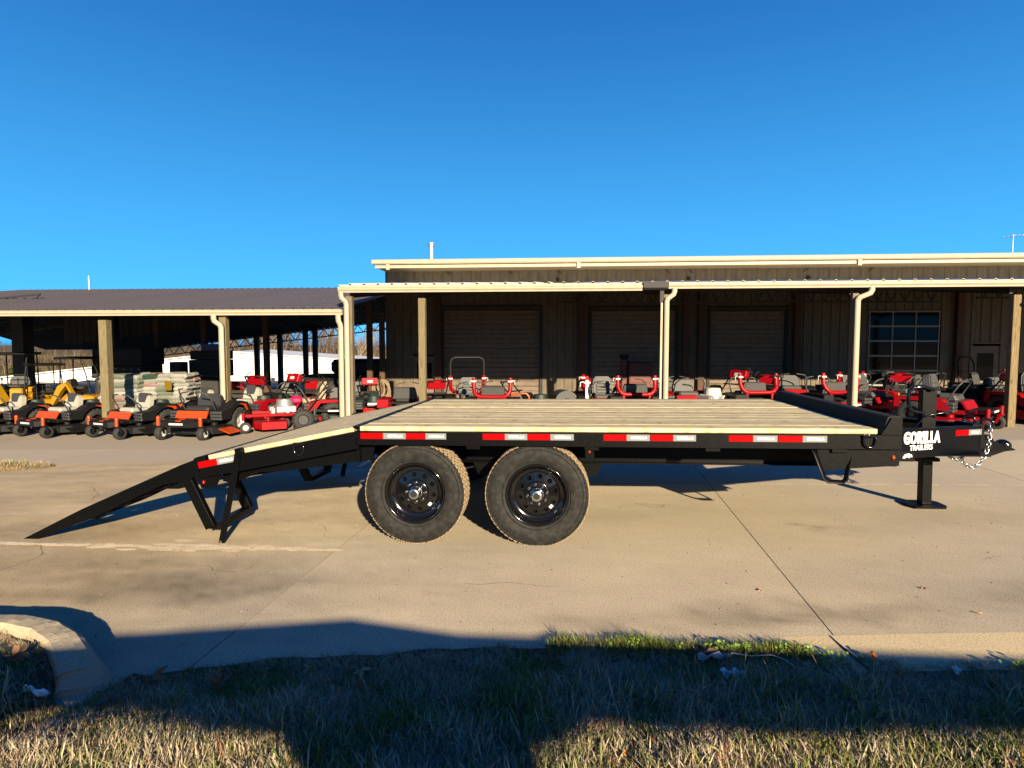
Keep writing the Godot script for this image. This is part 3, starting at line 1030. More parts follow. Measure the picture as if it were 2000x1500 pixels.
	fl.cyl(Vector3(0.556, 4.66, -6.2), Vector3(0.556, 4.70, -6.2), 0.115, 18)
	fl.cyl(Vector3(0.556, 4.72, -6.2), Vector3(0.556, 4.745, -6.2), 0.125, 18)
	fl.cyl(Vector3(0.556, 4.69, -6.2), Vector3(0.556, 4.73, -6.2), 0.06, 12)
	tag(obj("flue_pipe", fl, "galvanised", self, BF), "galvanised flue pipe with a round cap on the main roof", "pipe")
	var an := MB.new()
	an.cyl(Vector3(17.55, 4.05, -5.6), Vector3(17.55, 4.68, -5.6), 0.012, 6)
	an.bar(Vector3(17.35, 4.62, -5.7), Vector3(17.8, 4.66, -5.5), 0.012, 0.012)
	for k in 5:
		an.bar(Vector3(17.38 + k * 0.1, 4.62 + 0.009 * k, -5.85), Vector3(17.38 + k * 0.1, 4.62 + 0.009 * k, -5.4), 0.008, 0.008)
	tag(obj("antenna", an, "galvanised", self, BF), "thin rooftop antenna at the right edge of the main roof", "antenna")

	# the awning
	var a := thing("awning", "open awning on posts along the front of the metal building", "awning", BF)
	for k in 25:
		var x0 := -0.2 + k * 0.93
		obj("roof_panel", roof_sheet(x0, x0 + 0.926, Vector2(0.06, 2.845), Vector2(0.06, 2.845), Vector2(Z + 0.05, 3.47), Vector2(Z + 0.05, 3.47), 0.31, 0.032), "roof_pale", a)
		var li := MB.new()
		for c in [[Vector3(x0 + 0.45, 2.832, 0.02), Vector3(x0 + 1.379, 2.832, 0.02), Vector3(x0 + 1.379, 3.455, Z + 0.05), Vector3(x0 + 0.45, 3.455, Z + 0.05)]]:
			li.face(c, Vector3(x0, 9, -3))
		obj("shade_panel", li, "underside_shade", a)  # added dark sheet, stands for the shade under the pale roof
	obj("gutter", gutter(-0.2, 6.37, 2.79, 0.10, 0.115), "cream_metal", a)
	var ft := MB.new()
	ft.b(-0.17, 6.41, 2.795, 2.838, -0.02, 0.05, 0.004)
	for k in 7: ft.cyl(Vector3(0.15 + k * 0.95, 2.80, 0.1), Vector3(0.15 + k * 0.95, 2.80, 0.118), 0.012, 6)
	obj("fascia", ft, "cream_metal", a)
	var bx := MB.new()
	along_x(6.385, 6.90, PackedVector2Array([Vector2(-0.02, 2.86), Vector2(0.13, 2.85), Vector2(0.13, 2.73), Vector2(0.08, 2.69), Vector2(-0.02, 2.69)]), bx)
	bx.b(6.74, 6.83, 2.42, 2.69, -0.05, 0.03, 0.005)
	obj("downspout_box", bx, "dark_steel", a)
	obj("gutter", gutter(6.912, 23.0, 2.835, 0.11, 0.125), "cream_metal", a)
	var un := MB.new()
	un.b(-0.15, 23.0, 2.70, 2.80, -0.15, -0.09)
	for k in 5:
		un.b(-0.1, 23.0, 2.72 + k * 0.125, 2.80 + k * 0.125, -0.9 - k * 1.25, -0.86 - k * 1.25)
	obj("purlins", un, "dark_steel", a)
	for tz in [[4.6, 9.2, -3.2], [9.6, 14.2, -3.2], [14.6, 19.2, -2.4]]:
		obj("truss", truss(Vector3(tz[0], 3.02, tz[2]), Vector3(tz[1], 2.98, tz[2]), 0.36, 14, 0.05), "dark_steel", a)
	for px in [0.0, 1.63, 6.85, 10.72, 13.88, 17.4, 21.0]:
		var r := MB.new()
		r.bar(Vector3(px, 2.68, -0.2), Vector3(px, 3.30, Z + 0.06), 0.06, 0.2)
		obj("rafter", r, "dark_steel", a)
	for p in [[0.0, "steel_post", 0.15], [1.63, "wooden_post", 0.152], [6.86, "steel_post", 0.15], [10.735, "steel_post", 0.13], [13.88, "wooden_post", 0.15], [17.4, "wooden_post", 0.15]]:
		var wood: bool = p[1] == "wooden_post"
		post(a, p[1], p[0], -0.08, p[2], by(p[0], -0.1) - 0.05, 2.55 if wood else 2.60, ("post_wood_%d" % (0 if p[0] > 10 else 1)) if wood else "siding_2")
	downspout(a, -0.02, -0.13, 2.69, by(0, 0) + 0.1, 0.08)
	downspout(a, 6.88, 7.03, 2.72, by(6.9, 0) + 0.1, 0.08)
	downspout(a, 10.73, 10.99, 2.72, by(10.7, 0) + 0.1, 0.08)
	var cap := MB.new()
	cap.b(6.76, 6.80, by(6.8, 0), 2.42, 0.0, 0.05)
	obj("post_edge_trim", cap, "cream_metal", a)
	var lamp := thing("flood_lamp", "small white flood lamp fixed to the right wooden post", "lamp", BF * T(13.97, 2.38, 0.03))
	var l1 := MB.new()
	l1.box(Transform3D(Basis(Vector3.UP, 0.5), Vector3(0.1, 0.0, 0.05)), Vector3(0.2, 0.09, 0.08), 0.02)
	obj("shade", l1, "white_paint", lamp)
	var l2 := MB.new()
	l2.cyl(Vector3(-0.02, -0.02, 0), Vector3(0.02, -0.02, 0.03), 0.03, 10)
	obj("bracket", l2, "plastic_black", lamp)

	# the left shed
	var s := thing("left_shed", "open pole shed with dark bronze metal roof on the left", "shed", BF)
	for k in 29:
		var x0 := -27.0 + k * 0.93
		var x1 := x0 + 0.926
		if x1 > -0.1: x1 = -0.11
		var yr := 3.44 - maxf(0.0, -14.3 - x0) * 0.07
		var yr1 := 3.44 - maxf(0.0, -14.3 - x1) * 0.07
		obj("roof_panel", roof_sheet(x0, x1, Vector2(0.05, 2.325), Vector2(0.05, 2.325), Vector2(-7, yr1), Vector2(-7, yr), 0.23, 0.026), "roof_bronze" if k % 3 else "roof_bronze_b", s)
	var sc := MB.new()
	for r in 4:
		for k in 66:
			var sx := -15.2 + k * 0.232
			if sx > -0.3: continue
			var tz := [0.35, 1.9, 3.6, 5.4][r] as float
			var sy := lerpf(2.325, 3.44, (tz + 0.05) / 7.05) + 0.004
			sc.box(Transform3D(Basis(), Vector3(sx, sy, -tz)), Vector3(0.034, 0.02, 0.05))
	tag(obj("screws", sc, "screw", s), "", "", "", "stuff")
	obj("gutter", gutter(-27.0, -0.12, 2.312, 0.1, 0.12), "cream_metal", s)
	for k in 18:
		var x0 := -19.6 + k * 1.045
		var e0 := 1.30 + maxf(0.0, (x0 + 14.6) * 0.113)
		var e1 := 1.30 + maxf(0.0, (x0 + 1.042 + 14.6) * 0.113)
		obj("rear_roof_panel", roof_sheet(x0, x0 + 1.042, Vector2(-7.02, 3.42 - maxf(0.0, -14.3 - x0) * 0.07), Vector2(-7.02, 3.42 - maxf(0.0, -15.34 - x0) * 0.07), Vector2(-14, e1), Vector2(-14, e0), 0.26, 0.026), "underside_shade", s)
	obj("truss", truss(Vector3(-14.6, 1.28, -14.05), Vector3(-0.8, 2.84, -14.05), 0.34, 26, 0.05), "dark_steel", s)
	obj("truss", truss(Vector3(-20.6, 1.95, -9.5), Vector3(-14.0, 2.9, -9.5), 0.5, 9, 0.05), "dark_steel", s)
	obj("truss", truss(Vector3(-27.6, 1.5, -3.0), Vector3(-9.9, 2.95, -3.0), 0.3, 22, 0.045), "dark_steel", s)
	for k in 8:
		obj("siding_panel", ribbed(-14.2 + k * 0.8, -13.405 + k * 0.8, 1.55 + k * 0.1, 3.1, -8.8, 0.27, 0.02), "dark_wall", s)
	for p in [[-5.78, 0.0, 0.19, 2.0, "post_wood_1"], [-2.93, 0.0, 0.16, 2.2, "post_wood_1"], [-8.8, 0.0, 0.17, 2.2, "post_wood_1"], [-11.7, 0.0, 0.17, 2.2, "post_wood_1"], [-14.6, 0.0, 0.17, 2.2, "post_wood_1"], [-17.5, 0.0, 0.17, 2.2, "post_wood_1"]]:
		post(s, "wooden_post", p[0], p[1] - 0.12, p[2], by(p[0], -0.12) - 0.05, p[3] + 0.1, p[4])
	downspout(s, -2.9, -3.06, 2.19, 0.30, 0.06)
	downspout(s, -0.165, -0.21, 2.19, by(-0.2, 0) + 0.1, 0.05)
	for p in [[-8.2, -5.5, 0.16], [-4.65, -5.6, 0.16], [-1.3, -5.6, 0.16], [-6.7, -5.6, 0.16], [-13.2, -5.9, 0.42], [-11.6, -8.0, 0.26]]:
		post(s, "inner_post", p[0], p[1], p[2], by(p[0], p[1]) - 0.05, 3.1, "jamb_wood" if p[0] > -9 else "dark_steel")
	for px in [[-9.2, 0.2], [-8.1, 0.2], [-6.9, 0.2], [-6.45, 0.2], [-2.3, 0.25]]:
		post(s, "rear_post", px[0], -13.9, px[1], -0.9, 2.4, "dark_steel")
	var pole := MB.new()
	pole.cyl(Vector3(-11.9, 3.3, -7.3), Vector3(-11.9, 3.95, -7.3), 0.03, 8)
	tag(obj("vent_pole", pole, "galvanised", self, BF), "thin grey pole rising above the left shed roof", "pole")

# ---------------------------------------------------------------- beyond the sheds
func bare_tree(called: String, label: String, xf: Transform3D, sd: int, h: float, mt: String, group := "", lv := 4) -> Node3D:
	var t := thing(called, label, "tree", xf, group)
	var r := RandomNumberGenerator.new()
	r.seed = sd
	var trunk := MB.new()
	var limbs := MB.new()
	var stack := [[Vector3(0, -0.4, 0), Vector3(r.randfn(0, 0.06), 1, r.randfn(0, 0.06)).normalized(), h * 0.42, h * 0.022, 0]]
	while stack.size():
		var s: Array = stack.pop_back()
		var p: Vector3 = s[0]
		var d: Vector3 = s[1]
		var l: float = s[2]
		var rad: float = s[3]
		var lev: int = s[4]
		var pts := [p]
		var dd := d
		for k in 3:
			dd = (dd + Vector3(r.randfn(0, 0.13), 0.06, r.randfn(0, 0.13))).normalized()
			pts.append(pts[-1] + dd * l / 3.0)
		(trunk if lev == 0 else limbs).tube(pts, rad, 6 if lev == 0 else 3, false, rad * 0.62)
		if lev < lv:
			var n := 3 if lev < 3 else 3
			for k in n:
				var at := r.randf_range(0.45, 1.0) if k else 1.0
				var q: Vector3 = pts[3] if at == 1.0 else pts[1].lerp(pts[3], at * 0.8)
				var ax := Vector3(r.randfn(0, 1), 0, r.randfn(0, 1)).normalized()
				var nd := dd.rotated(ax, r.randf_range(0.25, 0.75) * (0.5 if k == 0 else 1.0))
				nd = (nd + Vector3(0, 0.2, 0)).normalized()
				stack.append([q, nd, l * r.randf_range(0.55, 0.78), maxf(rad * 0.55, 0.012), lev + 1])
	obj("trunk", trunk, mt, t)
	obj("branches", limbs, mt, t)
	return t

func evergreen(label: String, xf: Transform3D, sd: int, h: float, group: String) -> Node3D:
	var t := thing("evergreen_tree", label, "tree", xf, group)
	var r := RandomNumberGenerator.new()
	r.seed = sd
	var m := MB.new()
	m.cyl(Vector3(0, -0.4, 0), Vector3(0, h * 0.7, 0), h * 0.02, 6, h * 0.01)
	obj("trunk", m, "bark_brown", t)
	var c := MB.new()
	for k in 900:
		var y := pow(r.randf(), 0.8)
		var w := h * 0.32 * (1.0 - y) * (0.75 + 0.35 * sin(y * 23.0)) + 0.1
		var a := r.randf() * TAU
		var q := sqrt(r.randf()) * w
		var p := Vector3(cos(a) * q, h * (0.12 + 0.88 * y), sin(a) * q)
		var sz := r.randf_range(0.12, 0.3)
		var v1 := Vector3(r.randfn(0, 1), r.randfn(0, 0.6), r.randfn(0, 1)).normalized() * sz
		var v2 := Vector3(r.randfn(0, 1), r.randfn(0, 0.6), r.randfn(0, 1)).normalized() * sz
		var g := r.randf_range(0.6, 1.3)
		c.col = Color(0.05 * g, 0.06 * g, 0.015 * g)
		var nn := (p - Vector3(0, p.y - 0.1, 0)).normalized()
		c.tri(p, p + v1, p + v2, nn, nn, nn)
	obj("crown", c, "evergreen", t)
	return t

func wp(px: float, d: float) -> float:   # x of a bearing at a depth
	return (px - 1000.0) / 1200.0 * d

func gy(x: float, z: float) -> float:
	var y := ground(x, z) - 0.1
	if -z > 95.0:
		y += 3.4 * smoothstep(95.0, 190.0, -z)
	return y

func behind() -> void:
	# the white buildings behind the left shed
	var w := thing("white_building", "low white gabled building seen through the left shed", "building", Transform3D(Basis(Vector3.UP, 0.25), Vector3(-16.4, -1.0, -36)))
	var g := MB.new()
	g.prism(PackedVector2Array([Vector2(-13, -0.5), Vector2(9.0, -0.5), Vector2(9.0, 1.35), Vector2(0.0, 2.05), Vector2(-13, 0.55)]), -0.2, 0.0)
	obj("gable_wall", g, "white_sheet", w)
	for k in 3:
		var l := MB.new()
		l.b(-8.0 + k * 3, 8.9, 0.35 + k * 0.42, 0.375 + k * 0.42, 0.0, 0.03)
		obj("seam", l, "galvanised", w)
	for sl in [[Vector2(-13, 0.58), Vector2(0, 2.09)], [Vector2(0, 2.09), Vector2(9.3, 1.36)]]:
		var r := MB.new()
		r.prism(PackedVector2Array([sl[0], sl[1], sl[1] + Vector2(0, 0.06), sl[0] + Vector2(0, 0.06)]), -16, 0.15)
		obj("roof_slope", r, "white_sheet", w)
	var sd := MB.new()
	sd.b(8.9, 9.0, -0.5, 1.33, -16, -0.2)
	obj("side_wall", sd, "white_sheet", w)
	var w2 := thing("white_lean_to", "white ribbed lean-to beside the white gabled building", "building", Transform3D(Basis(Vector3.UP, -0.08).scaled(Vector3.ONE * 1.27), Vector3(-11.2, -1.7, -38.5)))
	obj("ribbed_wall", ribbed(-3.0, 3.0, -0.3, 1.15, 0, 0.25, 0.05), "white_sheet", w2)
	var r2 := MB.new()
	r2.prism(PackedVector2Array([Vector2(-3.2, 1.55), Vector2(3.6, 1.42), Vector2(3.6, 1.5), Vector2(-3.2, 1.63)]), -5, 0.4)
	r2.b(-3.2, 3.6, 1.28, 1.41, 0.36, 0.42, 0.01)
	obj("roof_slope", r2, "white_sheet", w2)
	var r3 := MB.new()
	r3.b(-3.2, 3.6, 1.16, 1.27, 0.30, 0.40)
	obj("eave_beam", r3, "galvanised", w2)
	# trees on the slope beyond
	var r := RandomNumberGenerator.new()
	r.seed = 31
	var protos := []
	var mats := ["bark_brown", "bark_grey", "bark_brown", "bark_grey", "bark_brown", "bark_grey"]
	for k in 6:
		var X := wp(470 + k * 52, 120.0 + 4 * k)
		protos.append(bare_tree("bare_tree", "leafless grey-brown tree in the wood beyond the left shed", Transform3D(Basis(), Vector3(X, gy(X, -120.0 - 4 * k), -120.0 - 4 * k)), 400 + k, r.randf_range(9, 11.5), mats[k], "leafless trees of the far wood"))
	for k in 165:
		var d := r.randf_range(105, 200)
		var X := wp(r.randf_range(-480, 790), d)
		var px := X / d * 1200.0 + 1000.0
		var s := r.randf_range(0.75, 1.15) * (0.62 if px < 420 else (1.3 if px < 640 else 1.0))
		dup(protos[k % 6], Transform3D(Basis(Vector3.UP, r.randf() * TAU).scaled(Vector3(s, s * r.randf_range(0.85, 1.1), s)), Vector3(X, gy(X, -d), -d)), "", "", "bare_tree")
	var pd := 62.0
	var X := wp(652, pd)
	bare_tree("pale_tree", "large pale-barked leafless tree left of the white downspout", Transform3D(Basis(), Vector3(X, gy(X, -pd), -pd)), 513, 7.6, "bark_pale", "", 5)
	var e0 := evergreen("dark green evergreen among the bare trees of the far wood", Transform3D(Basis(), Vector3(wp(712, 100), gy(wp(712, 100), -100), -100)), 61, 4.6, "evergreens of the far wood")
	for e in [[736, 104, 4.2], [690, 118, 5.0], [470, 110, 4.8], [748, 92, 3.4], [20, 90, 3.6], [70, 96, 3.2], [275, 100, 4.0]]:
		var s: float = e[2] / 4.6
		dup(e0, Transform3D(Basis(Vector3.UP, e[0]).scaled(Vector3(s * 1.3, s, s * 1.3)), Vector3(wp(e[0], e[1]), gy(wp(e[0], e[1]), -e[1]), -e[1])), "", "", "evergreen_tree")
	# brush on the slope
	var br := MB.new()
	for k in 14:
		var a := r.randf() * TAU
		var lean := Vector3(cos(a), 0, sin(a)) * r.randf_range(0.1, 0.5)
		var side := Vector3(-sin(a), 0, cos(a)) * r.randf_range(0.012, 0.03)
		var h := r.randf_range(0.6, 1.3)
		var nn := Vector3(cos(a), 0.6, sin(a)).normalized()
		br.tri(lean * 0.2 - side, lean * 0.2 + side, lean + Vector3(0, h, 0), nn, nn, nn)
	var mm := MultiMesh.new()
	mm.transform_format = MultiMesh.TRANSFORM_3D
	mm.use_colors = true
	mm.mesh = br.mesh()
	mm.instance_count = 9000
	for k in 9000:
		var d := 62.0 + 130.0 * pow(r.randf(), 1.3)
		var x := wp(r.randf_range(-150, 800), d)
		var s := r.randf_range(0.5, 1.5)
		mm.set_instance_transform(k, Transform3D(Basis(Vector3.UP, r.randf() * TAU).scaled(Vector3.ONE * s), Vector3(x, gy(x, -d) - 0.1, -d)))
		mm.set_instance_color(k, Color(0.12, 0.08, 0.045).lerp(Color(0.075, 0.065, 0.03), r.randf()))
	var mi := MultiMeshInstance3D.new()
	mi.multimesh = mm
	mi.material_override = M.blade
	put(self, "dry_brush", mi)
	tag(mi, "dry brown brush on the slope beyond the sheds", "brush", "", "stuff")
	var wpst := MB.new()
	wpst.b(-0.12, 0.12, -0.2, 1.5, -0.12, 0.12, 0.02)
	tag(obj("marker_post", wpst, "white_paint", self, Transform3D(Basis(), Vector3(wp(728, 75), gy(wp(728, 75), -75) + 1.2, -75))), "white marker post in the brown field beyond the shed", "post")

# ---------------------------------------------------------------- the trailer
func text_mesh(t: String, height: float, depth: float, bold: float, stretch := 1.0) -> ArrayMesh:
	var sf := SystemFont.new()
	sf.font_names = PackedStringArray(["Droid Sans"])
	var fv := FontVariation.new()
	fv.base_font = sf
	fv.variation_embolden = bold
	var tm := TextMesh.new()
	tm.text = t
	tm.font = fv
	tm.font_size = 64
	tm.pixel_size = height / 46.0
	tm.depth = depth
	tm.curve_step = 2.0
	var arr := tm.get_mesh_arrays()
	var v: PackedVector3Array = arr[Mesh.ARRAY_VERTEX]
	for k in v.size():
		v[k].x *= stretch
	arr[Mesh.ARRAY_VERTEX] = v
	var m := ArrayMesh.new()
	m.add_surface_from_arrays(Mesh.PRIMITIVE_TRIANGLES, arr)
	return m

func channel(m: MB, p: Vector3, q: Vector3, h: float, fl: float, th: float, side: float) -> void:
	# a C-channel from p to q (top edge line), web on the given z side
	var d := (q - p).normalized()
	var up := Vector3.BACK.cross(d).normalized()
	var l := (q - p).length()
	var bs := Basis(d, up, d.cross(up))
	var o := (p + q) * 0.5
	m.box(Transform3D(bs, o - up * h * 0.5 - bs.z * th * 0.5 * side), Vector3(l, h, th), 0.002)
	m.box(Transform3D(bs, o - up * th * 0.5 - bs.z * (th + fl) * 0.5 * side), Vector3(l, th, fl - th), 0.0015)
	m.box(Transform3D(bs, o - up * (h - th * 0.5) - bs.z * (th + fl) * 0.5 * side), Vector3(l, th, fl - th), 0.0015)

func ibeam(m: MB, p: Vector3, q: Vector3, h: float, w: float, up0 := Vector3.UP) -> void:
	var d := (q - p).normalized()
	var s := d.cross(up0).normalized()
	var up := s.cross(d).normalized()
	var l := (q - p).length()
	var bs := Basis(d, up, s)
	var o := (p + q) * 0.5
	m.box(Transform3D(bs, o - up * h * 0.5), Vector3(l, h - 0.02, 0.008), 0.0)
	m.box(Transform3D(bs, o - up * 0.005), Vector3(l, 0.01, w), 0.002)
	m.box(Transform3D(bs, o - up * (h - 0.005)), Vector3(l, 0.01, w), 0.002)

func lift_line(x: float) -> float:   # top of the deck and of the dovetail
	return 0.899 if x > -1.245 else 0.899 - (-1.245 - x) * 0.193

func trailer_wheel(parent: Node3D, x: float, z: float, flip: bool, spin: float, sd: int) -> void:
	var wb := Basis(Vector3.RIGHT, PI / 2)   # lathe axis y -> +z
	if flip:
		wb = Basis(Vector3.RIGHT, -PI / 2)
	var xf := Transform3D(wb * Basis(Vector3.UP, spin), Vector3(x, 0.362, z))
	var wheel := put(parent, "wheel", Node3D.new())
	xf.basis = xf.basis.scaled_local(Vector3(1.03, 1.0, 1.03))
	wheel.transform = xf
	# outer face at y = 0, the tyre goes to y = -0.235
	var t := MB.new()
	var side := []
	for k in 9:
		var a := lerpf(-0.35, 1.3, k / 8.0)
		side.append(Vector2(0.243 + 0.144 * (k / 8.0), -0.022 + 0.026 * sin(PI * (0.12 + 0.78 * k / 8.0))))
	side.reverse()
	t.lathe(side, 72, Transform3D(), true)
	t.lathe([Vector2(0.243, -0.0135), Vector2(0.238, -0.02), Vector2(0.224, -0.05)], 72, Transform3D(), true)
	var back := []
	for k in 9:
		back.append(Vector2(0.232 + 0.155 * (k / 8.0), -0.213 - 0.022 * sin(PI * (0.12 + 0.78 * k / 8.0))))
	t.lathe(back, 48, Transform3D(), true)
	t.lathe([Vector2(0.387, -0.214), Vector2(0.388, -0.02)], 72)
	# raised rings on the sidewall
	for rr in [0.262, 0.352]:
		t.lathe([Vector2(rr + 0.004, -0.002), Vector2(rr + 0.002, 0.0065), Vector2(rr - 0.002, 0.0065), Vector2(rr - 0.004, -0.002)], 72)
	var ty := obj("tyre", t, "tyre", wheel)
	# shoulder and tread blocks
	var rg := RandomNumberGenerator.new()
	rg.seed = sd
	var tr := MB.new()
	var dark := MB.new()
	for k in 60:
		var a := TAU * k / 60.0
		for row in 5:
			var y := -0.028 - row * 0.0445
			var off := 0.35 * (row % 2) + 0.1 * row
			var aa := a + TAU / 60.0 * off
			var bl := Basis(Vector3.UP, -aa)
			var wy := 0.038
			var wd := 0.0345 * rg.randf_range(0.92, 1.05)
			var h := 0.012 if row in [1, 2, 3] else 0.010
			tr.box(Transform3D(bl * Basis(Vector3.RIGHT, 0.25 if row % 2 else -0.2), bl * Vector3(0.388 + h * 0.5, y, 0)), Vector3(h, wy, wd), 0.003)
		# shoulder lugs reaching down the sidewall
		var bs := Basis(Vector3.UP, -a) * Basis(Vector3.BACK, 0.75)
		dark.box(Transform3D(bs, Basis(Vector3.UP, -a) * Vector3(0.3855, -0.0135, 0)), Vector3(0.012, 0.03, 0.03), 0.003)
	obj("tread", tr, "tread_dust", ty)
	obj("shoulder_lugs", dark, "tyre", ty)
	# moulded letters of the sidewall, raised rubber
	var rim := MB.new()
	rim.lathe([Vector2(0.21, -0.10), Vector2(0.219, -0.06), Vector2(0.227, -0.028), Vector2(0.2385, -0.010), Vector2(0.233, -0.007), Vector2(0.224, -0.014), Vector2(0.211, -0.045), Vector2(0.196, -0.062), Vector2(0.178, -0.067)].duplicate(), 64, Transform3D(), true)
	var prof := [Vector2(0.178, -0.085), Vector2(0.168, -0.076), Vector2(0.155, -0.082)]
	prof.reverse()
	rim.lathe([Vector2(0.2, -0.061), Vector2(0.178, -0.069), Vector2(0.166, -0.085)], 64, Transform3D(), true)
	# disc with hand holes: ring sectors between the holes
	var disc := MB.new()
	var holes := 10
	var R0 := 0.098
	var R1 := 0.168
	for k in holes:
		var a0 := TAU * k / holes
		var a1 := TAU * (k + 1) / holes
		var am := (a0 + a1) * 0.5
		var hc := Vector2(cos(am), sin(am)) * 0.136
		var hr := 0.0185
		var outer := []
		var inner := []
		for q in 24:
			var b := TAU * q / 24.0
			inner.append(hc + Vector2(cos(b), sin(b)) * hr)
			# the point on the border of the sector in that direction
			var dirv := Vector2(cos(b), sin(b))
			var lo := 0.0
			var hi := 0.12
			for it in 18:
				var mid := (lo + hi) * 0.5
				var pt := hc + dirv * mid
				var ang := wrapf(pt.angle() - am, -PI, PI)
				if pt.length() > R1 or pt.length() < R0 or absf(ang) > PI / holes:
					hi = mid
				else:
					lo = mid
			outer.append(hc + dirv * lo)
		for q in 24:
			var q2 := (q + 1) % 24
			var yy := func(p: Vector2) -> float: return lerpf(-0.067, -0.086, clampf((p.length() - R0) / (R1 - R0), 0, 1))
			var P := func(p: Vector2, dy := 0.0) -> Vector3: return Vector3(p.x, yy.call(p) + dy, p.y)
			var n3 := Vector3(hc.x * 1.6, 1, hc.y * 1.6).normalized()
			disc.tri(P.call(inner[q]), P.call(inner[q2]), P.call(outer[q2]), n3, n3, n3)
			disc.tri(P.call(inner[q]), P.call(outer[q2]), P.call(outer[q]), n3, n3, n3)
			var e := Vector3(hc.x - inner[q].x, 0, hc.y - inner[q].y).normalized()
			disc.quad(P.call(inner[q]), P.call(inner[q2]), P.call(inner[q2], -0.012), P.call(inner[q], -0.012), e)
	disc.lathe([Vector2(0.1, -0.069), Vector2(0.097, -0.055), Vector2(0.09, -0.051), Vector2(0.055, -0.051)], 48, Transform3D(), true)
	rim.lathe([Vector2(0.2, -0.12), Vector2(0.0, -0.12)], 40)
	var rm := obj("rim", rim, "black_gloss", wheel)
	obj("disc", disc, "black_gloss", rm)
	for k in 8:
		var a := TAU * (k + 0.4) / 8.0
		var p := Vector3(cos(a) * 0.0775, -0.052, sin(a) * 0.0775)
		var l := MB.new()
		l.lathe([Vector2(0.0115, 0), Vector2(0.0115, 0.006), Vector2(0.0088, 0.008), Vector2(0.0088, 0.022), Vector2(0.007, 0.025), Vector2(0, 0.025)], 6, Transform3D(Basis(), p))
		obj("lug_nut", l, "lug", rm)
	var hub := MB.new()
	hub.lathe([Vector2(0.052, -0.06), Vector2(0.052, -0.045), Vector2(0.046, -0.04), Vector2(0.043, 0.012), Vector2(0.039, 0.02), Vector2(0.03, 0.023), Vector2(0.022, 0.023)], 32, Transform3D(), false)
	obj("hub_cap", hub, "chrome", rm)
	var plug := MB.new()
	plug.lathe([Vector2(0.022, 0.022), Vector2(0.02, 0.027), Vector2(0.0, 0.028)], 20)
	obj("hub_plug", plug, "black_matte", rm)
	var st := MB.new()
	var sp := Basis(Vector3.UP, -0.75 - spin) * Vector3(0.142, 0, 0)
	var tilt := Basis(Vector3.UP, -0.75 - spin) * Basis(Vector3.BACK, -0.26)
	st.box(Transform3D(tilt, sp + Vector3(0.0, -0.074, 0)), Vector3(0.022, 0.003, 0.028))
	if not flip:
		obj("rim_sticker", st, "white_mark", rm)
		var vs := Basis(Vector3.UP, -0.72 - spin) * Vector3(0.19, 0, 0)
		var vv := MB.new()
		vv.cyl(vs + Vector3(0, -0.07, 0), vs + Vector3(-0.01, -0.03, 0), 0.005, 8)
		obj("valve_stem", vv, "zinc", rm)

func chain_links(parent: Node3D, pts: Array) -> void:
	# links along a polyline, alternately turned
	var cv := Curve3D.new()
	for p in pts: cv.add_point(p)
	var n := int(cv.get_baked_length() / 0.031)
	var proto := MB.new()
	var loop := []
	for k in 13:
		var a := TAU * k / 12.0
		loop.append(Vector3(cos(a) * 0.013, sin(a) * 0.011 + (0.011 if sin(a) > 0.001 else (-0.011 if sin(a) < -0.001 else 0.0)), 0))
	proto.tube(loop, 0.0048, 6, false)
	var pm := proto.mesh()
	for k in n:
		var o := cv.sample_baked(k * 0.031)
		var d := (cv.sample_baked(k * 0.031 + 0.012) - cv.sample_baked(maxf(0.0, k * 0.031 - 0.012))).normalized()
		var s := d.cross(Vector3.BACK).normalized()
		var b := Basis(s, d, s.cross(d))
		b = b * Basis(Vector3.UP, (0.5 if k % 2 else -1.0) + 0.3 * sin(k * 1.7))
		obj("chain_link", pm, "zinc", parent, Transform3D(b, o))

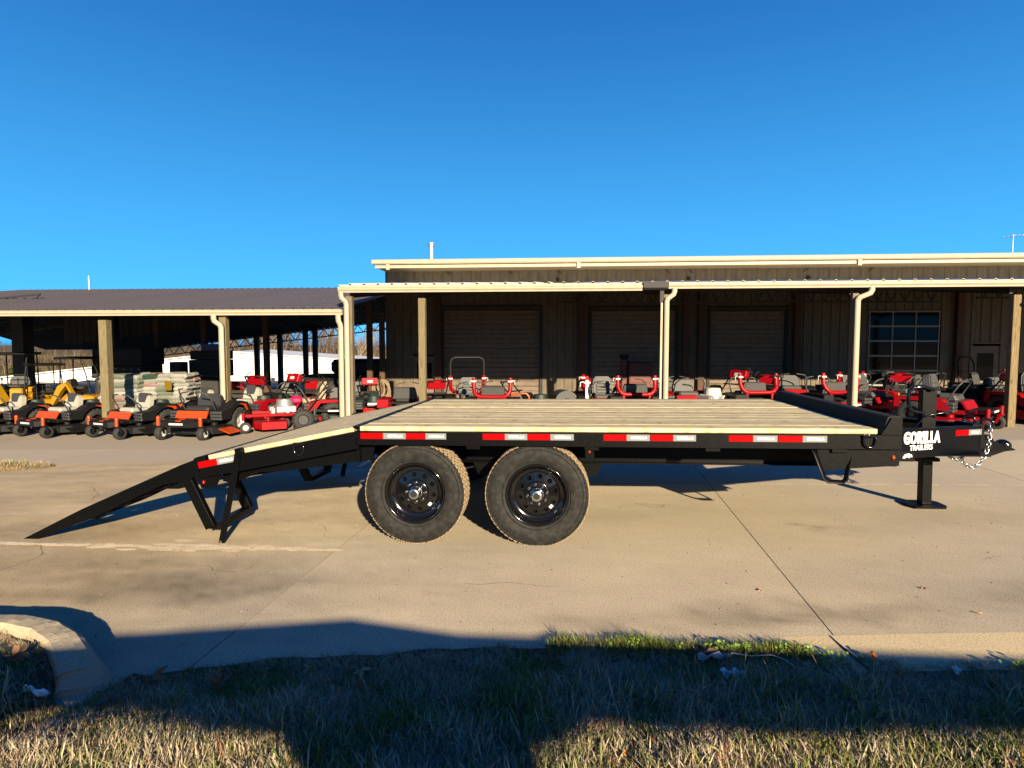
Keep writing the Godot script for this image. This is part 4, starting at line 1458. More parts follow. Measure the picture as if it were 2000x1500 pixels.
func trailer() -> void:
	var t := thing("flatbed_trailer", "black tandem-axle deck-over trailer with wooden deck, dovetail and ramps", "trailer", TF)
	var rg := RandomNumberGenerator.new()
	rg.seed = 8
	# planks of the deck
	var pw := 2.50 / 13.0
	for k in 13:
		var z := -0.025 - pw * (k + 0.5)
		for part in 2:
			var x0 := -1.222
			var x1 := 2.69 + rg.randf_range(-0.008, 0.004)
			var m := MB.new()
			var y := 0.899 - 0.019 + rg.randf_range(-0.0025, 0.0025)
			if part == 0:
				m.b(x0, x1, y - 0.019, y + 0.019, z - pw * 0.5 + 0.003, z + pw * 0.5 - 0.003, 0.005)
				for i in m.u.size():
					m.u[i] = Vector2(m.v[i].x + k * 0.77, m.v[i].z + k * 0.31)
			else:
				# on the dovetail
				var a := Vector3(-1.275, lift_line(-1.275), z)
				var e := Vector3(-2.53, lift_line(-2.53), z)
				var up := Vector3(-0.1895, 0.982, 0)
				m.bar(a - up * 0.019, e - up * 0.019, pw - 0.006, 0.038, Vector3.UP, 0.005)
				for i in m.u.size():
					m.u[i] = Vector2(m.v[i].x + k * 1.13 + 0.6, m.v[i].z + k * 0.31)
			for i in m.u.size():
				m.u[i].y = (m.v[i].z - z) + 0.1 + 0.03 * (m.v[i].y - 0.88)
			obj("plank", m, "plank_%d" % rg.randi_range(0, 7), t)
	# side rails, main beams, cross-members
	for s in 2:
		var zf := 0.0 if s == 0 else -2.55
		var sg := 1.0 if s == 0 else -1.0
		var m := MB.new()
		channel(m, Vector3(-1.25, 0.858, zf), Vector3(2.84, 0.858, zf), 0.105, 0.05, 0.006, sg)
		obj("side_rail", m, "black_paint", t)
		var m2 := MB.new()
		channel(m2, Vector3(-2.60, lift_line(-2.60) - 0.041, zf), Vector3(-1.25, 0.858, zf), 0.135, 0.05, 0.006, sg)
		obj("dovetail_rail", m2, "black_paint", t)
		var zb := -0.52 if s == 0 else -2.03
		var bm := MB.new()
		ibeam(bm, Vector3(-1.25, 0.80, zb), Vector3(2.62, 0.80, zb), 0.262, 0.13)
		ibeam(bm, Vector3(-2.52, 0.57, zb), Vector3(-1.25, 0.80, zb), 0.20, 0.13)
		obj("main_beam", bm, "black_paint", t)
		# end plates
		var pl := MB.new()
		pl.prism(PackedVector2Array([Vector2(2.27, 0.752), Vector2(2.843, 0.752), Vector2(2.843, 0.63), Vector2(2.5, 0.605), Vector2(2.3, 0.585)]), zf - sg * 0.045, zf - sg * 0.033)
		obj("side_plate", pl, "black_paint", t)
		pl = MB.new()
		pl.prism(PackedVector2Array([Vector2(-2.63, 0.60), Vector2(-2.54, 0.618), Vector2(-2.42, 0.49), Vector2(-2.47, 0.385), Vector2(-2.60, 0.375), Vector2(-2.625, 0.44)]), zf - sg * 0.03, zf - sg * 0.042)
		obj("tail_plate", pl, "black_paint", t)
		pl = MB.new()
		pl.prism(PackedVector2Array([Vector2(-2.45, 0.50), Vector2(-1.95, 0.585), Vector2(-1.25, 0.72), Vector2(-1.12, 0.75), Vector2(-1.15, 0.615), Vector2(-1.9, 0.515), Vector2(-2.12, 0.50), Vector2(-2.36, 0.405), Vector2(-2.45, 0.42)]), zf - sg * 0.10, zf - sg * 0.108)
		obj("side_plate", pl, "black_paint", t)
		# stake pockets and rail stubs under the rail
		var po := MB.new()
		for x in [-0.30, 0.62, 1.52, 2.42]:
			po.b(x - 0.055, x + 0.055, 0.725, 0.756, zf - sg * 0.01, zf - sg * 0.06, 0.003)
		obj("rail_brackets", po, "black_paint", t)
		# D-rings
		for dx in [-1.72, 2.615]:
			var dr := MB.new()
			var cy := 0.832 if dx > 0 else lift_line(dx) - 0.075
			var ring := []
			for k in 13:
				var a := lerpf(PI * 1.06, TAU - PI * 0.06, k / 12.0)
				ring.append(Vector3(dx + cos(a) * 0.042, cy - 0.012 + sin(a) * 0.05, zf + sg * 0.014))
			ring.push_front(Vector3(dx - 0.042, cy + 0.03, zf + sg * 0.012))
			ring.append(Vector3(dx + 0.042, cy + 0.03, zf + sg * 0.012))
			ring.append(ring[0] + Vector3(0.001, 0, 0))
			dr.tube(ring, 0.0085, 8, true)
			dr.b(dx - 0.05, dx + 0.05, cy + 0.01, cy + 0.032, zf, zf + sg * 0.025, 0.004)
			obj("tie_down_ring", dr, "black_gloss", t)
	var cm := MB.new()
	for k in 12:
		var x := -1.05 + k * 0.335
		cm.b(x - 0.03, x + 0.03, 0.775, 0.858, -2.5, -0.055)
	cm.b(-1.262, -1.238, 0.60, 0.84, -2.5, -0.052)
	obj("cross_members", cm, "black_paint", t)
	# the seam plate between deck and dovetail
	var sp := MB.new()
	sp.bar(Vector3(-1.248, 0.8985, -0.006), Vector3(-1.248, 0.8985, -2.545), 0.048, 0.012, Vector3.UP, 0.003)
	obj("hinge_plate", sp, "black_paint", t)
	var tail := MB.new()
	tail.box(Transform3D(Basis(Vector3.BACK, 0.19), Vector3(-2.575, lift_line(-2.575) - 0.05, -1.275)), Vector3(0.075, 0.105, 2.54), 0.004)
	tail.tube([Vector3(-2.625, 0.612, -0.01), Vector3(-2.625, 0.612, -2.54)], 0.021, 12)
	obj("tail_beam", tail, "black_paint", t)
	# bulkhead at the front of the deck
	var bh := MB.new()
	bh.prism(PackedVector2Array([Vector2(2.715, 0.862), Vector2(2.84, 0.862), Vector2(2.84, 0.992), Vector2(2.765, 0.992), Vector2(2.752, 0.985)]), -2.54, -0.024)
	obj("bulkhead", bh, "black_dusty", t)
	for z in [-0.004, -2.546]:
		var gu := MB.new()
		gu.prism(PackedVector2Array([Vector2(2.705, 0.86), Vector2(2.843, 0.86), Vector2(2.843, 0.985), Vector2(2.772, 0.985)]), z - 0.012, z)
		obj("bulkhead_gusset", gu, "black_paint", t)
	var fc := MB.new()
	fc.b(2.78, 2.838, 0.62, 0.855, -2.50, -0.05, 0.004)
	obj("front_beam", fc, "black_paint", t)
	# reflective tape with the maker's word
	var word := text_mesh("GORILLA", 0.019, 0.0012, 0.7, 1.15)
	var tapes := [[-1.206, -1.021], [-0.842, -0.677], [-0.221, -0.048], [0.127, 0.305], [0.71, 0.882], [1.061, 1.227], [1.632, 1.805], [1.986, 2.156]]
	for tp in tapes:
		var l: float = tp[1] - tp[0]
		for c in 2:
			var m := MB.new()
			var xa: float = tp[0] + c * (l + 0.001)
			m.b(xa, xa + l * 1.0, 0.803, 0.851, 0.0002, 0.0018)
			var o := obj("tape", m, "tape_red" if c == 0 else "tape_white", t)
			o.set_meta("label", "red reflective tape" if c == 0 else "silver reflective tape")
			if c == 1:
				obj("tape_word", word, "white_mark", o, T(xa + l * 0.52, 0.827, 0.0028))
	var ax := Basis(Vector3.BACK, 0.191)
	for c in 2:
		var m := MB.new()
		m.box(Transform3D(ax, Vector3(-2.517 + c * 0.166, 0.5875 + c * 0.0321, 0.0012)), Vector3(0.165, 0.052, 0.0018))
		var o := obj("tape", m, "tape_red" if c == 0 else "tape_white", t)
		if c == 1:
			obj("tape_word", word, "white_mark", o, Transform3D(ax, Vector3(-2.35, 0.6195, 0.0029)))
	# side marker lamps (unlit lenses)
	for ml in [[0.602, 0.712, -0.03, "lens_amber"], [2.80, 0.69, -0.032, "lens_amber"], [-2.575, 0.425, -0.029, "lens_red"]]:
		var m := MB.new()
		m.ball(Vector3(ml[0], ml[1], ml[2]), Vector3(0.014, 0.02, 0.014), 12, 6)
		if ml[0] < 1.0 and ml[0] > 0.0:
			m.ball(Vector3(ml[0], ml[1], ml[2]), Vector3(0.014, 0.02, 0.014), 12, 6)
		obj("marker_lamp", m, ml[3], t)
	var mb := MB.new()
	mb.b(0.57, 0.64, 0.66, 0.757, -0.045, -0.031, 0.003)
	obj("lamp_bracket", mb, "black_paint", t)
	# axles, springs, hangers
	for x in [-0.782, 0.195]:
		var a := MB.new()
		a.cyl(Vector3(x, 0.362, -0.28), Vector3(x, 0.362, -2.27), 0.045, 14)
		a.b(x - 0.19, x + 0.19, 0.30, 0.42, -0.30, -0.27, 0.02)
		obj("axle", a, "black_paint", t)
		for z in [-0.52, -2.03]:
			var s := MB.new()
			for lf in 4:
				var pts := []
				for k in 9:
					var q := (k - 4) / 4.0
					pts.append(Vector3(x + q * (0.40 - lf * 0.07), 0.44 - lf * 0.014 + 0.05 * q * q * (1.0 - lf * 0.12), z))
				s.tube(pts, 0.02, 6, true, -1.0, 0.35)
			obj("leaf_spring", s, "black_matte", t)
		for z in [0.0, -2.55]:
			trailer_wheel(t, x, -0.02 if z == 0.0 else -2.53, z != 0.0, 0.3 + x, 5 + int(x * 10))
	var hg := MB.new()
	for z in [-0.52, -2.03]:
		for x in [-1.2, -0.29, 0.62]:
			hg = MB.new()
			hg.prism(PackedVector2Array([Vector2(x - 0.10, 0.545), Vector2(x + 0.10, 0.545), Vector2(x + 0.05, 0.43), Vector2(x - 0.05, 0.43)]), z - 0.05, z + 0.05)
			obj("spring_hanger", hg, "black_paint", t)
	# side step
	for z in [-0.06]:
		var s := MB.new()
		s.tube([Vector3(2.245, 0.752, z), Vector3(2.262, 0.70, z + 0.035), Vector3(2.318, 0.535, z + 0.055), Vector3(2.345, 0.513, z + 0.055), Vector3(2.445, 0.51, z + 0.055), Vector3(2.466, 0.53, z + 0.055), Vector3(2.525, 0.752, z)], 0.023, 4, true, -1.0, 0.35)
		obj("side_step", s, "black_paint", t)
	# tongue
	for s in 2:
		var z0 := -0.14 if s == 0 else -2.41
		var z1 := -1.15 if s == 0 else -1.40
		var m := MB.new()
		var p := Vector3(2.35, 0.855, z0)
		var q := Vector3(4.06, 0.782, z1)
		var d := (q - p).normalized()
		var sd := Vector3(d.z, 0, -d.x).normalized() * (-1.0 if s == 0 else 1.0)
		var up := sd.cross(d).normalized() * (1.0 if s == 0 else 1.0)
		if up.y < 0: up = -up
		var xf := Transform3D(Basis(d, up, d.cross(up)), (p + q) * 0.5)
		var l := (q - p).length()
		m.box(Transform3D(xf.basis, xf.origin - up * 0.1225), Vector3(l, 0.245, 0.010), 0.002)
		m.box(Transform3D(xf.basis, xf.origin - up * 0.005 - sd * 0.035), Vector3(l, 0.010, 0.066), 0.002)
		m.box(Transform3D(xf.basis, xf.origin - up * 0.240 - sd * 0.035), Vector3(l, 0.010, 0.066), 0.002)
		var tb := obj("tongue_beam", m, "black_paint", t)
		if s == 0:
			var face := Transform3D(Basis(d, up, sd), p + sd * 0.0055)
			var L := (q - p).length()
			var along := func(x: float) -> float: return (x - 2.35) / (4.06 - 2.35) * L
			var big := text_mesh("GORILLA", 0.088, 0.0015, 1.6, 0.92)
			for k in 2: obj("lettering", big, "white_mark", tb, face * T(along.call(3.345) + (k - 0.5) * 0.003, -0.083, 0.0012 + 0.0004 * k))
			var sm := text_mesh("TRAILERS", 0.040, 0.0015, 0.7, 1.25)
			for k in 2: obj("lettering", sm, "white_mark", tb, face * T(along.call(3.345) + k * 0.002, -0.160, 0.0012 + 0.0004 * k))
			for c in 2:
				var tp := MB.new()
				tp.b(along.call(3.735) + c * 0.187, along.call(3.735) + 0.186 + c * 0.187, -0.077, -0.028, 0.0002, 0.0018)
				var o := obj("tape", tp, "tape_red" if c == 0 else "tape_white", tb, face)
				if c == 1:
					obj("tape_word", word, "white_mark", o, T(along.call(3.735) + 0.28, -0.053, 0.0028))
			var bl := MB.new()
			bl.prism(PackedVector2Array([Vector2(0, 0), Vector2(0.014, 0.022), Vector2(0.04, 0.03), Vector2(0.062, 0.02), Vector2(0.066, 0.004), Vector2(0.05, 0.006), Vector2(0.046, -0.004), Vector2(0.03, 0.006), Vector2(0.018, -0.004), Vector2(0.004, -0.008)]), 0.0002, 0.0016, T(2.868, 0.69, -0.04))
			obj("white_sticker", bl, "white_mark", t)
			var bp := MB.new()
			bp.b(2.838, 2.95, 0.66, 0.735, -0.052, -0.0425, 0.002)
			obj("sticker_plate", bp, "black_paint", t)
	# plates between the tongue beams, tray and coupler
	var cp := MB.new()
	cp.b(3.98, 4.08, 0.545, 0.80, -1.41, -1.14, 0.004)
	cp.b(3.40, 3.97, 0.556, 0.566, -1.75, -0.86)
	cp.b(4.08, 4.20, 0.55, 0.66, -1.35, -1.20, 0.01)
	obj("coupler_mount", cp, "black_paint", t)
	var co := MB.new()
	co.prism(PackedVector2Array([Vector2(4.12, 0.655), Vector2(4.22, 0.635), Vector2(4.28, 0.60), Vector2(4.37, 0.572), Vector2(4.39, 0.556), Vector2(4.30, 0.545), Vector2(4.2, 0.505), Vector2(4.05, 0.50), Vector2(4.02, 0.555)]), -1.335, -1.215)
	co.ball(Vector3(4.318, 0.59, -1.275), Vector3(0.055, 0.055, 0.085), 18, 10)
	co.b(4.12, 4.2, 0.66, 0.685, -1.31, -1.24, 0.006)
	obj("coupler", co, "black_gloss", t)
	for rr in [[4.055, 0.812, -1.32], [4.13, 0.80, -1.19]]:
		var m := MB.new()
		var loop := []
		for k in 17:
			var a := TAU * k / 16.0
			loop.append(Vector3(rr[0] + cos(a) * 0.036, rr[1] + sin(a) * 0.036, rr[2] + 0.02 * cos(a)))
		m.tube(loop, 0.012, 8, false)
		obj("chain_hook", m, "black_gloss", t)
	var ch := put(t, "safety_chain", Node3D.new())
	chain_links(ch, [Vector3(4.125, 0.775, -1.14), Vector3(4.12, 0.72, -1.13), Vector3(4.105, 0.62, -1.12), Vector3(4.08, 0.54, -1.11), Vector3(4.03, 0.465, -1.10), Vector3(3.97, 0.425, -1.08), Vector3(3.91, 0.43, -1.06), Vector3(3.86, 0.47, -1.05), Vector3(3.84, 0.53, -1.04), Vector3(3.87, 0.56, -1.04)])
	var ch2 := put(t, "safety_chain", Node3D.new())
	chain_links(ch2, [Vector3(3.87, 0.555, -1.05), Vector3(3.83, 0.515, -1.02), Vector3(3.78, 0.50, -1.0), Vector3(3.72, 0.525, -0.98), Vector3(3.68, 0.556, -0.96)])
	# jack
	var ja := put(t, "jack", Node3D.new())
	var j := MB.new()
	j.b(3.615, 3.722, 0.47, 1.115, -1.327, -1.218, 0.006)
	j.b(3.588, 3.612, 0.75, 1.10, -1.205, -1.19, 0.002)
	obj("housing", j, "black_paint", ja)
	var jc := MB.new()
	jc.b(3.54, 3.745, 0.45, 0.482, -1.37, -1.18, 0.004)
	obj("collar", jc, "black_paint", ja)
	var jl := MB.new()
	jl.b(3.625, 3.712, 0.045, 0.46, -1.317, -1.228, 0.006)
	obj("leg", jl, "black_paint", ja)
	var jf := MB.new()
	jf.prism(PackedVector2Array([Vector2(3.54, -1.15), Vector2(3.795, -1.15), Vector2(3.825, -1.20), Vector2(3.825, -1.36), Vector2(3.79, -1.41), Vector2(3.54, -1.41), Vector2(3.515, -1.36), Vector2(3.515, -1.20)]), -0.045, -0.028, Transform3D(Basis(Vector3.RIGHT, Vector3.BACK, Vector3.DOWN), Vector3(0, 0, 0)))
	var foot := obj("foot", jf, "black_paint", ja)
	var crank := MB.new()
	crank.tube([Vector3(3.68, 1.10, -1.19), Vector3(3.58, 1.128, -1.17), Vector3(3.50, 1.12, -1.17), Vector3(3.462, 1.09, -1.17), Vector3(3.455, 1.03, -1.17), Vector3(3.462, 0.955, -1.17), Vector3(3.49, 0.915, -1.17), Vector3(3.60, 0.885, -1.17)], 0.017, 8)
	obj("crank_handle", crank, "black_gloss", ja)
	var tr := MB.new()
	tr.tube([Vector3(3.47, 0.74, -1.10), Vector3(3.55, 0.86, -1.10), Vector3(3.62, 0.885, -1.10), Vector3(3.73, 0.905, -1.10), Vector3(3.765, 0.885, -1.10)], 0.008, 6)
	obj("cable_hoop", tr, "black_gloss", ja)
	var sa := MB.new()
	sa.b(3.705, 3.83, 1.085, 1.10, -1.30, -1.285, 0.003)
	obj("gear_shaft", sa, "black_gloss", ja)
	# flip-over ramps at the tail, with their legs
	for s in 2:
		var z0 := -0.03 if s == 0 else -1.87
		var z1 := z0 - 0.65
		var ramp := put(t, "ramp", Node3D.new())
		var a := Vector3(-2.625, 0.605, 0)
		var e := Vector3(-4.245, -0.068, 0)
		var d := (e - a).normalized()
		var up := Vector3(d.y, -d.x, 0)
		if up.y < 0: up = -up
		for k in 2:
			var z: float = [z0, z1][k]
			var sgn: float = [-1.0, 1.0][k]
			var m := MB.new()
			# a tapering side rail
			m.prism(PackedVector2Array([Vector2(-2.63, 0.62), Vector2(-2.57, 0.60), Vector2(-2.60, 0.52), Vector2(-2.70, 0.44), Vector2(-2.80, 0.42), Vector2(-2.95, 0.40), Vector2(-3.6, 0.105), Vector2(-4.175, -0.115), Vector2(-4.27, -0.098), Vector2(-3.7, 0.175), Vector2(-2.78, 0.565)]), z, z + sgn * 0.008)
			obj("side_rail", m, "black_paint", ramp)
			var tp := MB.new()
			tp.bar(Vector3(-2.78, 0.562, z + sgn * 0.03), Vector3(-4.255, -0.092, z + sgn * 0.03), 0.045, 0.006)
			obj("rail_flange", tp, "black_paint", ramp)
		for k in 8:
			var q := lerpf(0.10, 0.985, k / 7.0)
			var c := a.lerp(e, q) - up * 0.028
			var m := MB.new()
			m.box(Transform3D(Basis(d, up, d.cross(up)), Vector3(c.x, c.y, (z0 + z1) * 0.5)), Vector3(0.085, 0.008, 0.632), 0.0)
			m.box(Transform3D(Basis(d, up, d.cross(up)), Vector3(c.x, c.y, (z0 + z1) * 0.5) + d * 0.038 - up * 0.022), Vector3(0.008, 0.036, 0.632), 0.0)
			obj("rung", m, "black_paint", ramp)
		var lg := MB.new()
		lg.bar(Vector3(-2.755, 0.475, z0 - 0.035), Vector3(-2.545, 0.035, z0 - 0.035), 0.055, 0.085, Vector3.RIGHT, 0.004)
		obj("ramp_leg", lg, "black_paint", ramp)
		var lg2 := MB.new()
		lg2.bar(Vector3(-2.755, 0.475, z1 + 0.035), Vector3(-2.545, 0.035, z1 + 0.035), 0.055, 0.085, Vector3.RIGHT, 0.004)
		obj("ramp_leg", lg2, "black_paint", ramp)
		var lb := MB.new()
		lb.bar(Vector3(-2.55, 0.035, z0 - 0.0635), Vector3(-2.55, 0.035, z1 + 0.0635), 0.085, 0.05, Vector3.UP, 0.003)
		obj("leg_crossbar", lb, "black_paint", ramp)
	for z in [0.012, -2.562]:
		var m := MB.new()
		m.bar(Vector3(-2.235, 0.70, z), Vector3(-2.415, -0.085, z), 0.012, 0.052, Vector3.RIGHT, 0.002)
		m.cyl(Vector3(-2.243, 0.665, z - 0.03), Vector3(-2.243, 0.665, z + 0.022), 0.02, 10)
		m.box(Transform3D(Basis(Vector3.BACK, 0.2), Vector3(-2.235, 0.695, z - 0.015)), Vector3(0.07, 0.05, 0.045), 0.008)
		obj("prop_leg", m, "black_paint", t)
		var h := MB.new()
		h.cyl(Vector3(-2.418, -0.06, z - 0.0075), Vector3(-2.418, -0.06, z + 0.0075), 0.009, 10)
		obj("prop_pin", h, "zinc", t)

# ---------------------------------------------------------------- mowers and other machines
func small_wheel(parent: Node, called: String, p: Vector3, r: float, w: float, rim: String, sides := 22) -> void:
	# axle along x
	var xf := Transform3D(Basis(Vector3.BACK, -PI / 2), p)
	var h := w * 0.5
	var root := put(parent, called, Node3D.new())
	var t := MB.new()
	t.lathe([Vector2(r * 0.55, -h * 0.9), Vector2(r * 0.86, -h), Vector2(r * 0.97, -h * 0.72), Vector2(r, -h * 0.3), Vector2(r, h * 0.3), Vector2(r * 0.97, h * 0.72), Vector2(r * 0.86, h), Vector2(r * 0.55, h * 0.9)], sides, xf, true)
	if r > 0.2:
		for k in 18:
			for s in [-1.0, 1.0]:
				var a := TAU * (k + (0.25 if s > 0 else 0.0)) / 18.0
				var b := xf.basis * Basis(Vector3.UP, -a)
				t.box(Transform3D(b * Basis(Vector3.RIGHT, 0.4 * s), p + b * Vector3(r, h * 0.45 * s, 0)), Vector3(0.025, h * 0.85, 0.028))
	obj("tyre", t, "small_tyre", root)
	var m := MB.new()
	m.lathe([Vector2(0, -h * 0.5), Vector2(r * 0.2, -h * 0.5), Vector2(r * 0.22, -h * 0.2), Vector2(r * 0.45, -h * 0.2), Vector2(r * 0.57, -h * 0.88), Vector2(r * 0.57, h * 0.88), Vector2(r * 0.45, h * 0.2), Vector2(r * 0.22, h * 0.2), Vector2(r * 0.2, h * 0.5), Vector2(0, h * 0.5)], sides, xf)
	obj("rim", m, rim, root)

func seat(parent: Node, style: String, y: float, z: float) -> void:
	var s := put(parent, "seat", Node3D.new())
	var main := {"white": "seat_white", "grey": "seat_grey", "high": "seat_grey", "dark": "seat_dark", "cover": "seat_grey", "cream": "seat_cream"}[style] as String
	var hb := {"white": 0.32, "grey": 0.30, "high": 0.45, "dark": 0.29, "cover": 0.28, "cream": 0.46}[style] as float
	var wd := {"white": 0.24, "grey": 0.25, "high": 0.25, "dark": 0.28, "cover": 0.28, "cream": 0.24}[style] as float
	var c := MB.new()
	c.box(Transform3D(Basis(Vector3.RIGHT, -0.06), Vector3(0, y + 0.055, z + 0.08)), Vector3(wd * 2.0, 0.12, 0.46), 0.045)
	if style == "high":
		for sx in [-1.0, 1.0]: c.box(Transform3D(Basis(Vector3.BACK, -0.3 * sx), Vector3(sx * wd * 0.85, y + 0.10, z + 0.08)), Vector3(0.09, 0.10, 0.42), 0.04)
	obj("cushion", c, main if style != "white" else "seat_white", s)
	var b := MB.new()
	var tilt := Transform3D(Basis(Vector3.RIGHT, -0.2), Vector3(0, y + 0.08, z - 0.16))
	var outl := PackedVector2Array([Vector2(-wd, 0), Vector2(wd, 0), Vector2(wd * 1.02, hb * 0.45), Vector2(wd * 0.86, hb * 0.85), Vector2(wd * 0.6, hb), Vector2(-wd * 0.6, hb), Vector2(-wd * 0.86, hb * 0.85), Vector2(-wd * 1.02, hb * 0.45)])
	if style == "cover":
		outl = PackedVector2Array([Vector2(-wd * 1.1, 0), Vector2(wd * 1.1, 0), Vector2(wd * 0.92, hb * 0.9), Vector2(wd * 0.8, hb), Vector2(-wd * 0.8, hb), Vector2(-wd * 0.92, hb * 0.9)])
	b.prism(outl, -0.06, 0.05, tilt)
	var inner := PackedVector2Array()
	for p in outl: inner.append(Vector2(p.x * 0.88, hb * 0.06 + p.y * 0.88))
	b.prism(inner, 0.05, 0.075, tilt)
	b.prism(inner, -0.08, -0.06, tilt)
	obj("backrest", b, main if style != "white" else "seat_white", s)
	if style == "white":
		var d := MB.new()
		d.prism(PackedVector2Array([Vector2(-wd * 0.45, hb * 0.42), Vector2(wd * 0.45, hb * 0.42), Vector2(wd * 0.6, hb * 0.75), Vector2(wd * 0.62, hb * 1.05), Vector2(wd * 0.35, hb * 1.13), Vector2(-wd * 0.35, hb * 1.13), Vector2(-wd * 0.62, hb * 1.05), Vector2(-wd * 0.6, hb * 0.75)]), -0.065, 0.085, tilt)
		obj("seat_insert", d, "plastic_grey", s)
	elif style == "high":
		for k in 4:
			var d := MB.new()
			d.box(tilt * Transform3D(Basis(), Vector3(0, hb * (0.16 + 0.17 * k), 0.083)), Vector3(wd * (1.3 if k < 3 else 1.1), hb * 0.145, 0.03), 0.012)
			obj("seat_pad", d, "seat_grey", s)

func lever(m: MB, x: float, z: float, sw := 1.0) -> void:
	m.tube([Vector3(x, 0.5, z), Vector3(x * 1.03, 0.72, z + 0.12), Vector3(x * 1.0, 0.86, z + 0.2), Vector3(x * 0.78, 0.95, z + 0.26), Vector3(x * 0.25, 0.98, z + 0.27)], 0.016 * sw, 7)

func rider(label: String, xf: Transform3D, group: String, o: Dictionary) -> Node3D:
	var t := thing("riding_mower", label, "mower", xf, group)
	var paint: String = o.get("paint", "red")
	var home: bool = o.get("home", false)
	var rim: String = o.get("rim", "plastic_black")
	var fw := 0.46
	# mowing deck
	var d := MB.new()
	d.prism(PackedVector2Array([Vector2(-0.60, -0.18), Vector2(-0.62, 0.15), Vector2(-0.5, 0.36), Vector2(-0.15, 0.46), Vector2(0.15, 0.46), Vector2(0.5, 0.36), Vector2(0.62, 0.15), Vector2(0.60, -0.18), Vector2(0.3, -0.26), Vector2(-0.3, -0.26)]), -0.235, -0.09, Transform3D(Basis(Vector3.RIGHT, Vector3.BACK, Vector3.DOWN), Vector3.ZERO))
	d.b(-0.5, 0.5, 0.235, 0.255, -0.15, 0.3, 0.006)
	for x in [-0.36, 0.0, 0.36]:
		d.cyl(Vector3(x, 0.23, 0.1), Vector3(x, 0.31, 0.1), 0.075, 12)
	obj("mowing_deck", d, "plastic_black" if home else paint, t)
	var chute := MB.new()
	chute.box(Transform3D(Basis(Vector3.BACK, -0.35), Vector3(0.73, 0.15, 0.1)), Vector3(0.27, 0.02, 0.42), 0.006)
	obj("discharge_chute", chute, "plastic_black" if o.get("chute", 0) == 0 else paint, t)
	# chassis
	var f := MB.new()
	for sx in [-1.0, 1.0]:
		f.bar(Vector3(sx * 0.33, 0.36, -0.85), Vector3(sx * 0.36, 0.36, 0.35), 0.06, 0.08, Vector3.UP, 0.006)
		f.bar(Vector3(sx * 0.36, 0.36, 0.35), Vector3(sx * fw, 0.40, 0.72), 0.055, 0.07, Vector3.UP, 0.006)
	f.b(-fw, fw, 0.36, 0.42, 0.52, 0.60, 0.01)
	f.b(-0.36, 0.36, 0.36, 0.375, 0.02, 0.62, 0.004)
	obj("frame", f, "plastic_black" if home else paint, t)
	var fp := MB.new()
	fp.prism(PackedVector2Array([Vector2(-0.42, 0.42), Vector2(0.42, 0.42), Vector2(0.36, 0.74), Vector2(-0.36, 0.74)]), -0.43, -0.375, Transform3D(Basis(Vector3.RIGHT, Vector3.BACK, Vector3.DOWN), Vector3.ZERO))
	if home:
		fp.prism(PackedVector2Array([Vector2(-0.45, 0.62), Vector2(0.45, 0.62), Vector2(0.33, 0.82), Vector2(-0.33, 0.82)]), -0.40, -0.28, Transform3D(Basis(Vector3.RIGHT, Vector3.BACK, Vector3.DOWN), Vector3.ZERO))
	obj("foot_plate", fp, "plastic_black", t)
	var bd := MB.new()
	bd.b(-0.16, 0.16, 0.33 if home else 0.375, 0.37 if home else 0.415, 0.82 if home else 0.745, 0.826 if home else 0.751)
	obj("badge", bd, "badge_white", t)
	if home:
		var em := MB.new()
		em.box(Transform3D(Basis(Vector3.RIGHT, 0.25), Vector3(0, 0.425, 0.68)), Vector3(0.13, 0.02, 0.16), 0.005)
		obj("emblem", em, paint, t)
	# casters
	for sx in [-1.0, 1.0]:
		var c := put(t, "caster", Node3D.new())
		var x: float = sx * (fw + 0.03)
		var k := MB.new()
		k.cyl(Vector3(x, 0.30, 0.72), Vector3(x, 0.47, 0.72), 0.038, 12)
		if home: k.ball(Vector3(x, 0.47, 0.72), Vector3(0.038, 0.04, 0.038), 10, 5, 0.0)
		k.bar(Vector3(x, 0.40, 0.71), Vector3(sx * 0.36, 0.39, 0.56), 0.05, 0.07, Vector3.UP, 0.006)
		obj("spindle", k, paint, c)
		var fk := MB.new()
		fk.b(x - 0.085, x + 0.085, 0.285, 0.305, 0.66, 0.76, 0.004)
		for q in [-0.08, 0.08]:
			fk.bar(Vector3(x + q, 0.295, 0.71), Vector3(x + q, 0.135, 0.66), 0.012, 0.05, Vector3.BACK)
		obj("fork", fk, "plastic_black" if home else paint, c)
		small_wheel(c, "caster_wheel", Vector3(x, 0.142, 0.655), 0.142, 0.13, rim)
	for sx in [-1.0, 1.0]:
		small_wheel(t, "drive_wheel", Vector3(sx * 0.48, 0.285, -0.48), 0.285, 0.24, rim, 26)
	# seat pan, front panel, side pods
	var pan := MB.new()
	pan.b(-0.34, 0.34, 0.46, 0.525, -0.38, 0.2, 0.02)
	pan.b(-0.25, 0.25, 0.38, 0.5, -0.35, 0.1, 0.01)
	obj("seat_pan", pan, "plastic_black", t)
	var pn := MB.new()
	pn.prism(PackedVector2Array([Vector2(0.26, 0.57), Vector2(0.30, 0.57), Vector2(0.42, 0.36), Vector2(0.38, 0.36)]), -0.36, 0.36, Transform3D(Basis(Vector3.BACK, Vector3.UP, Vector3.RIGHT), Vector3.ZERO))
	obj("front_panel", pn, paint, t)
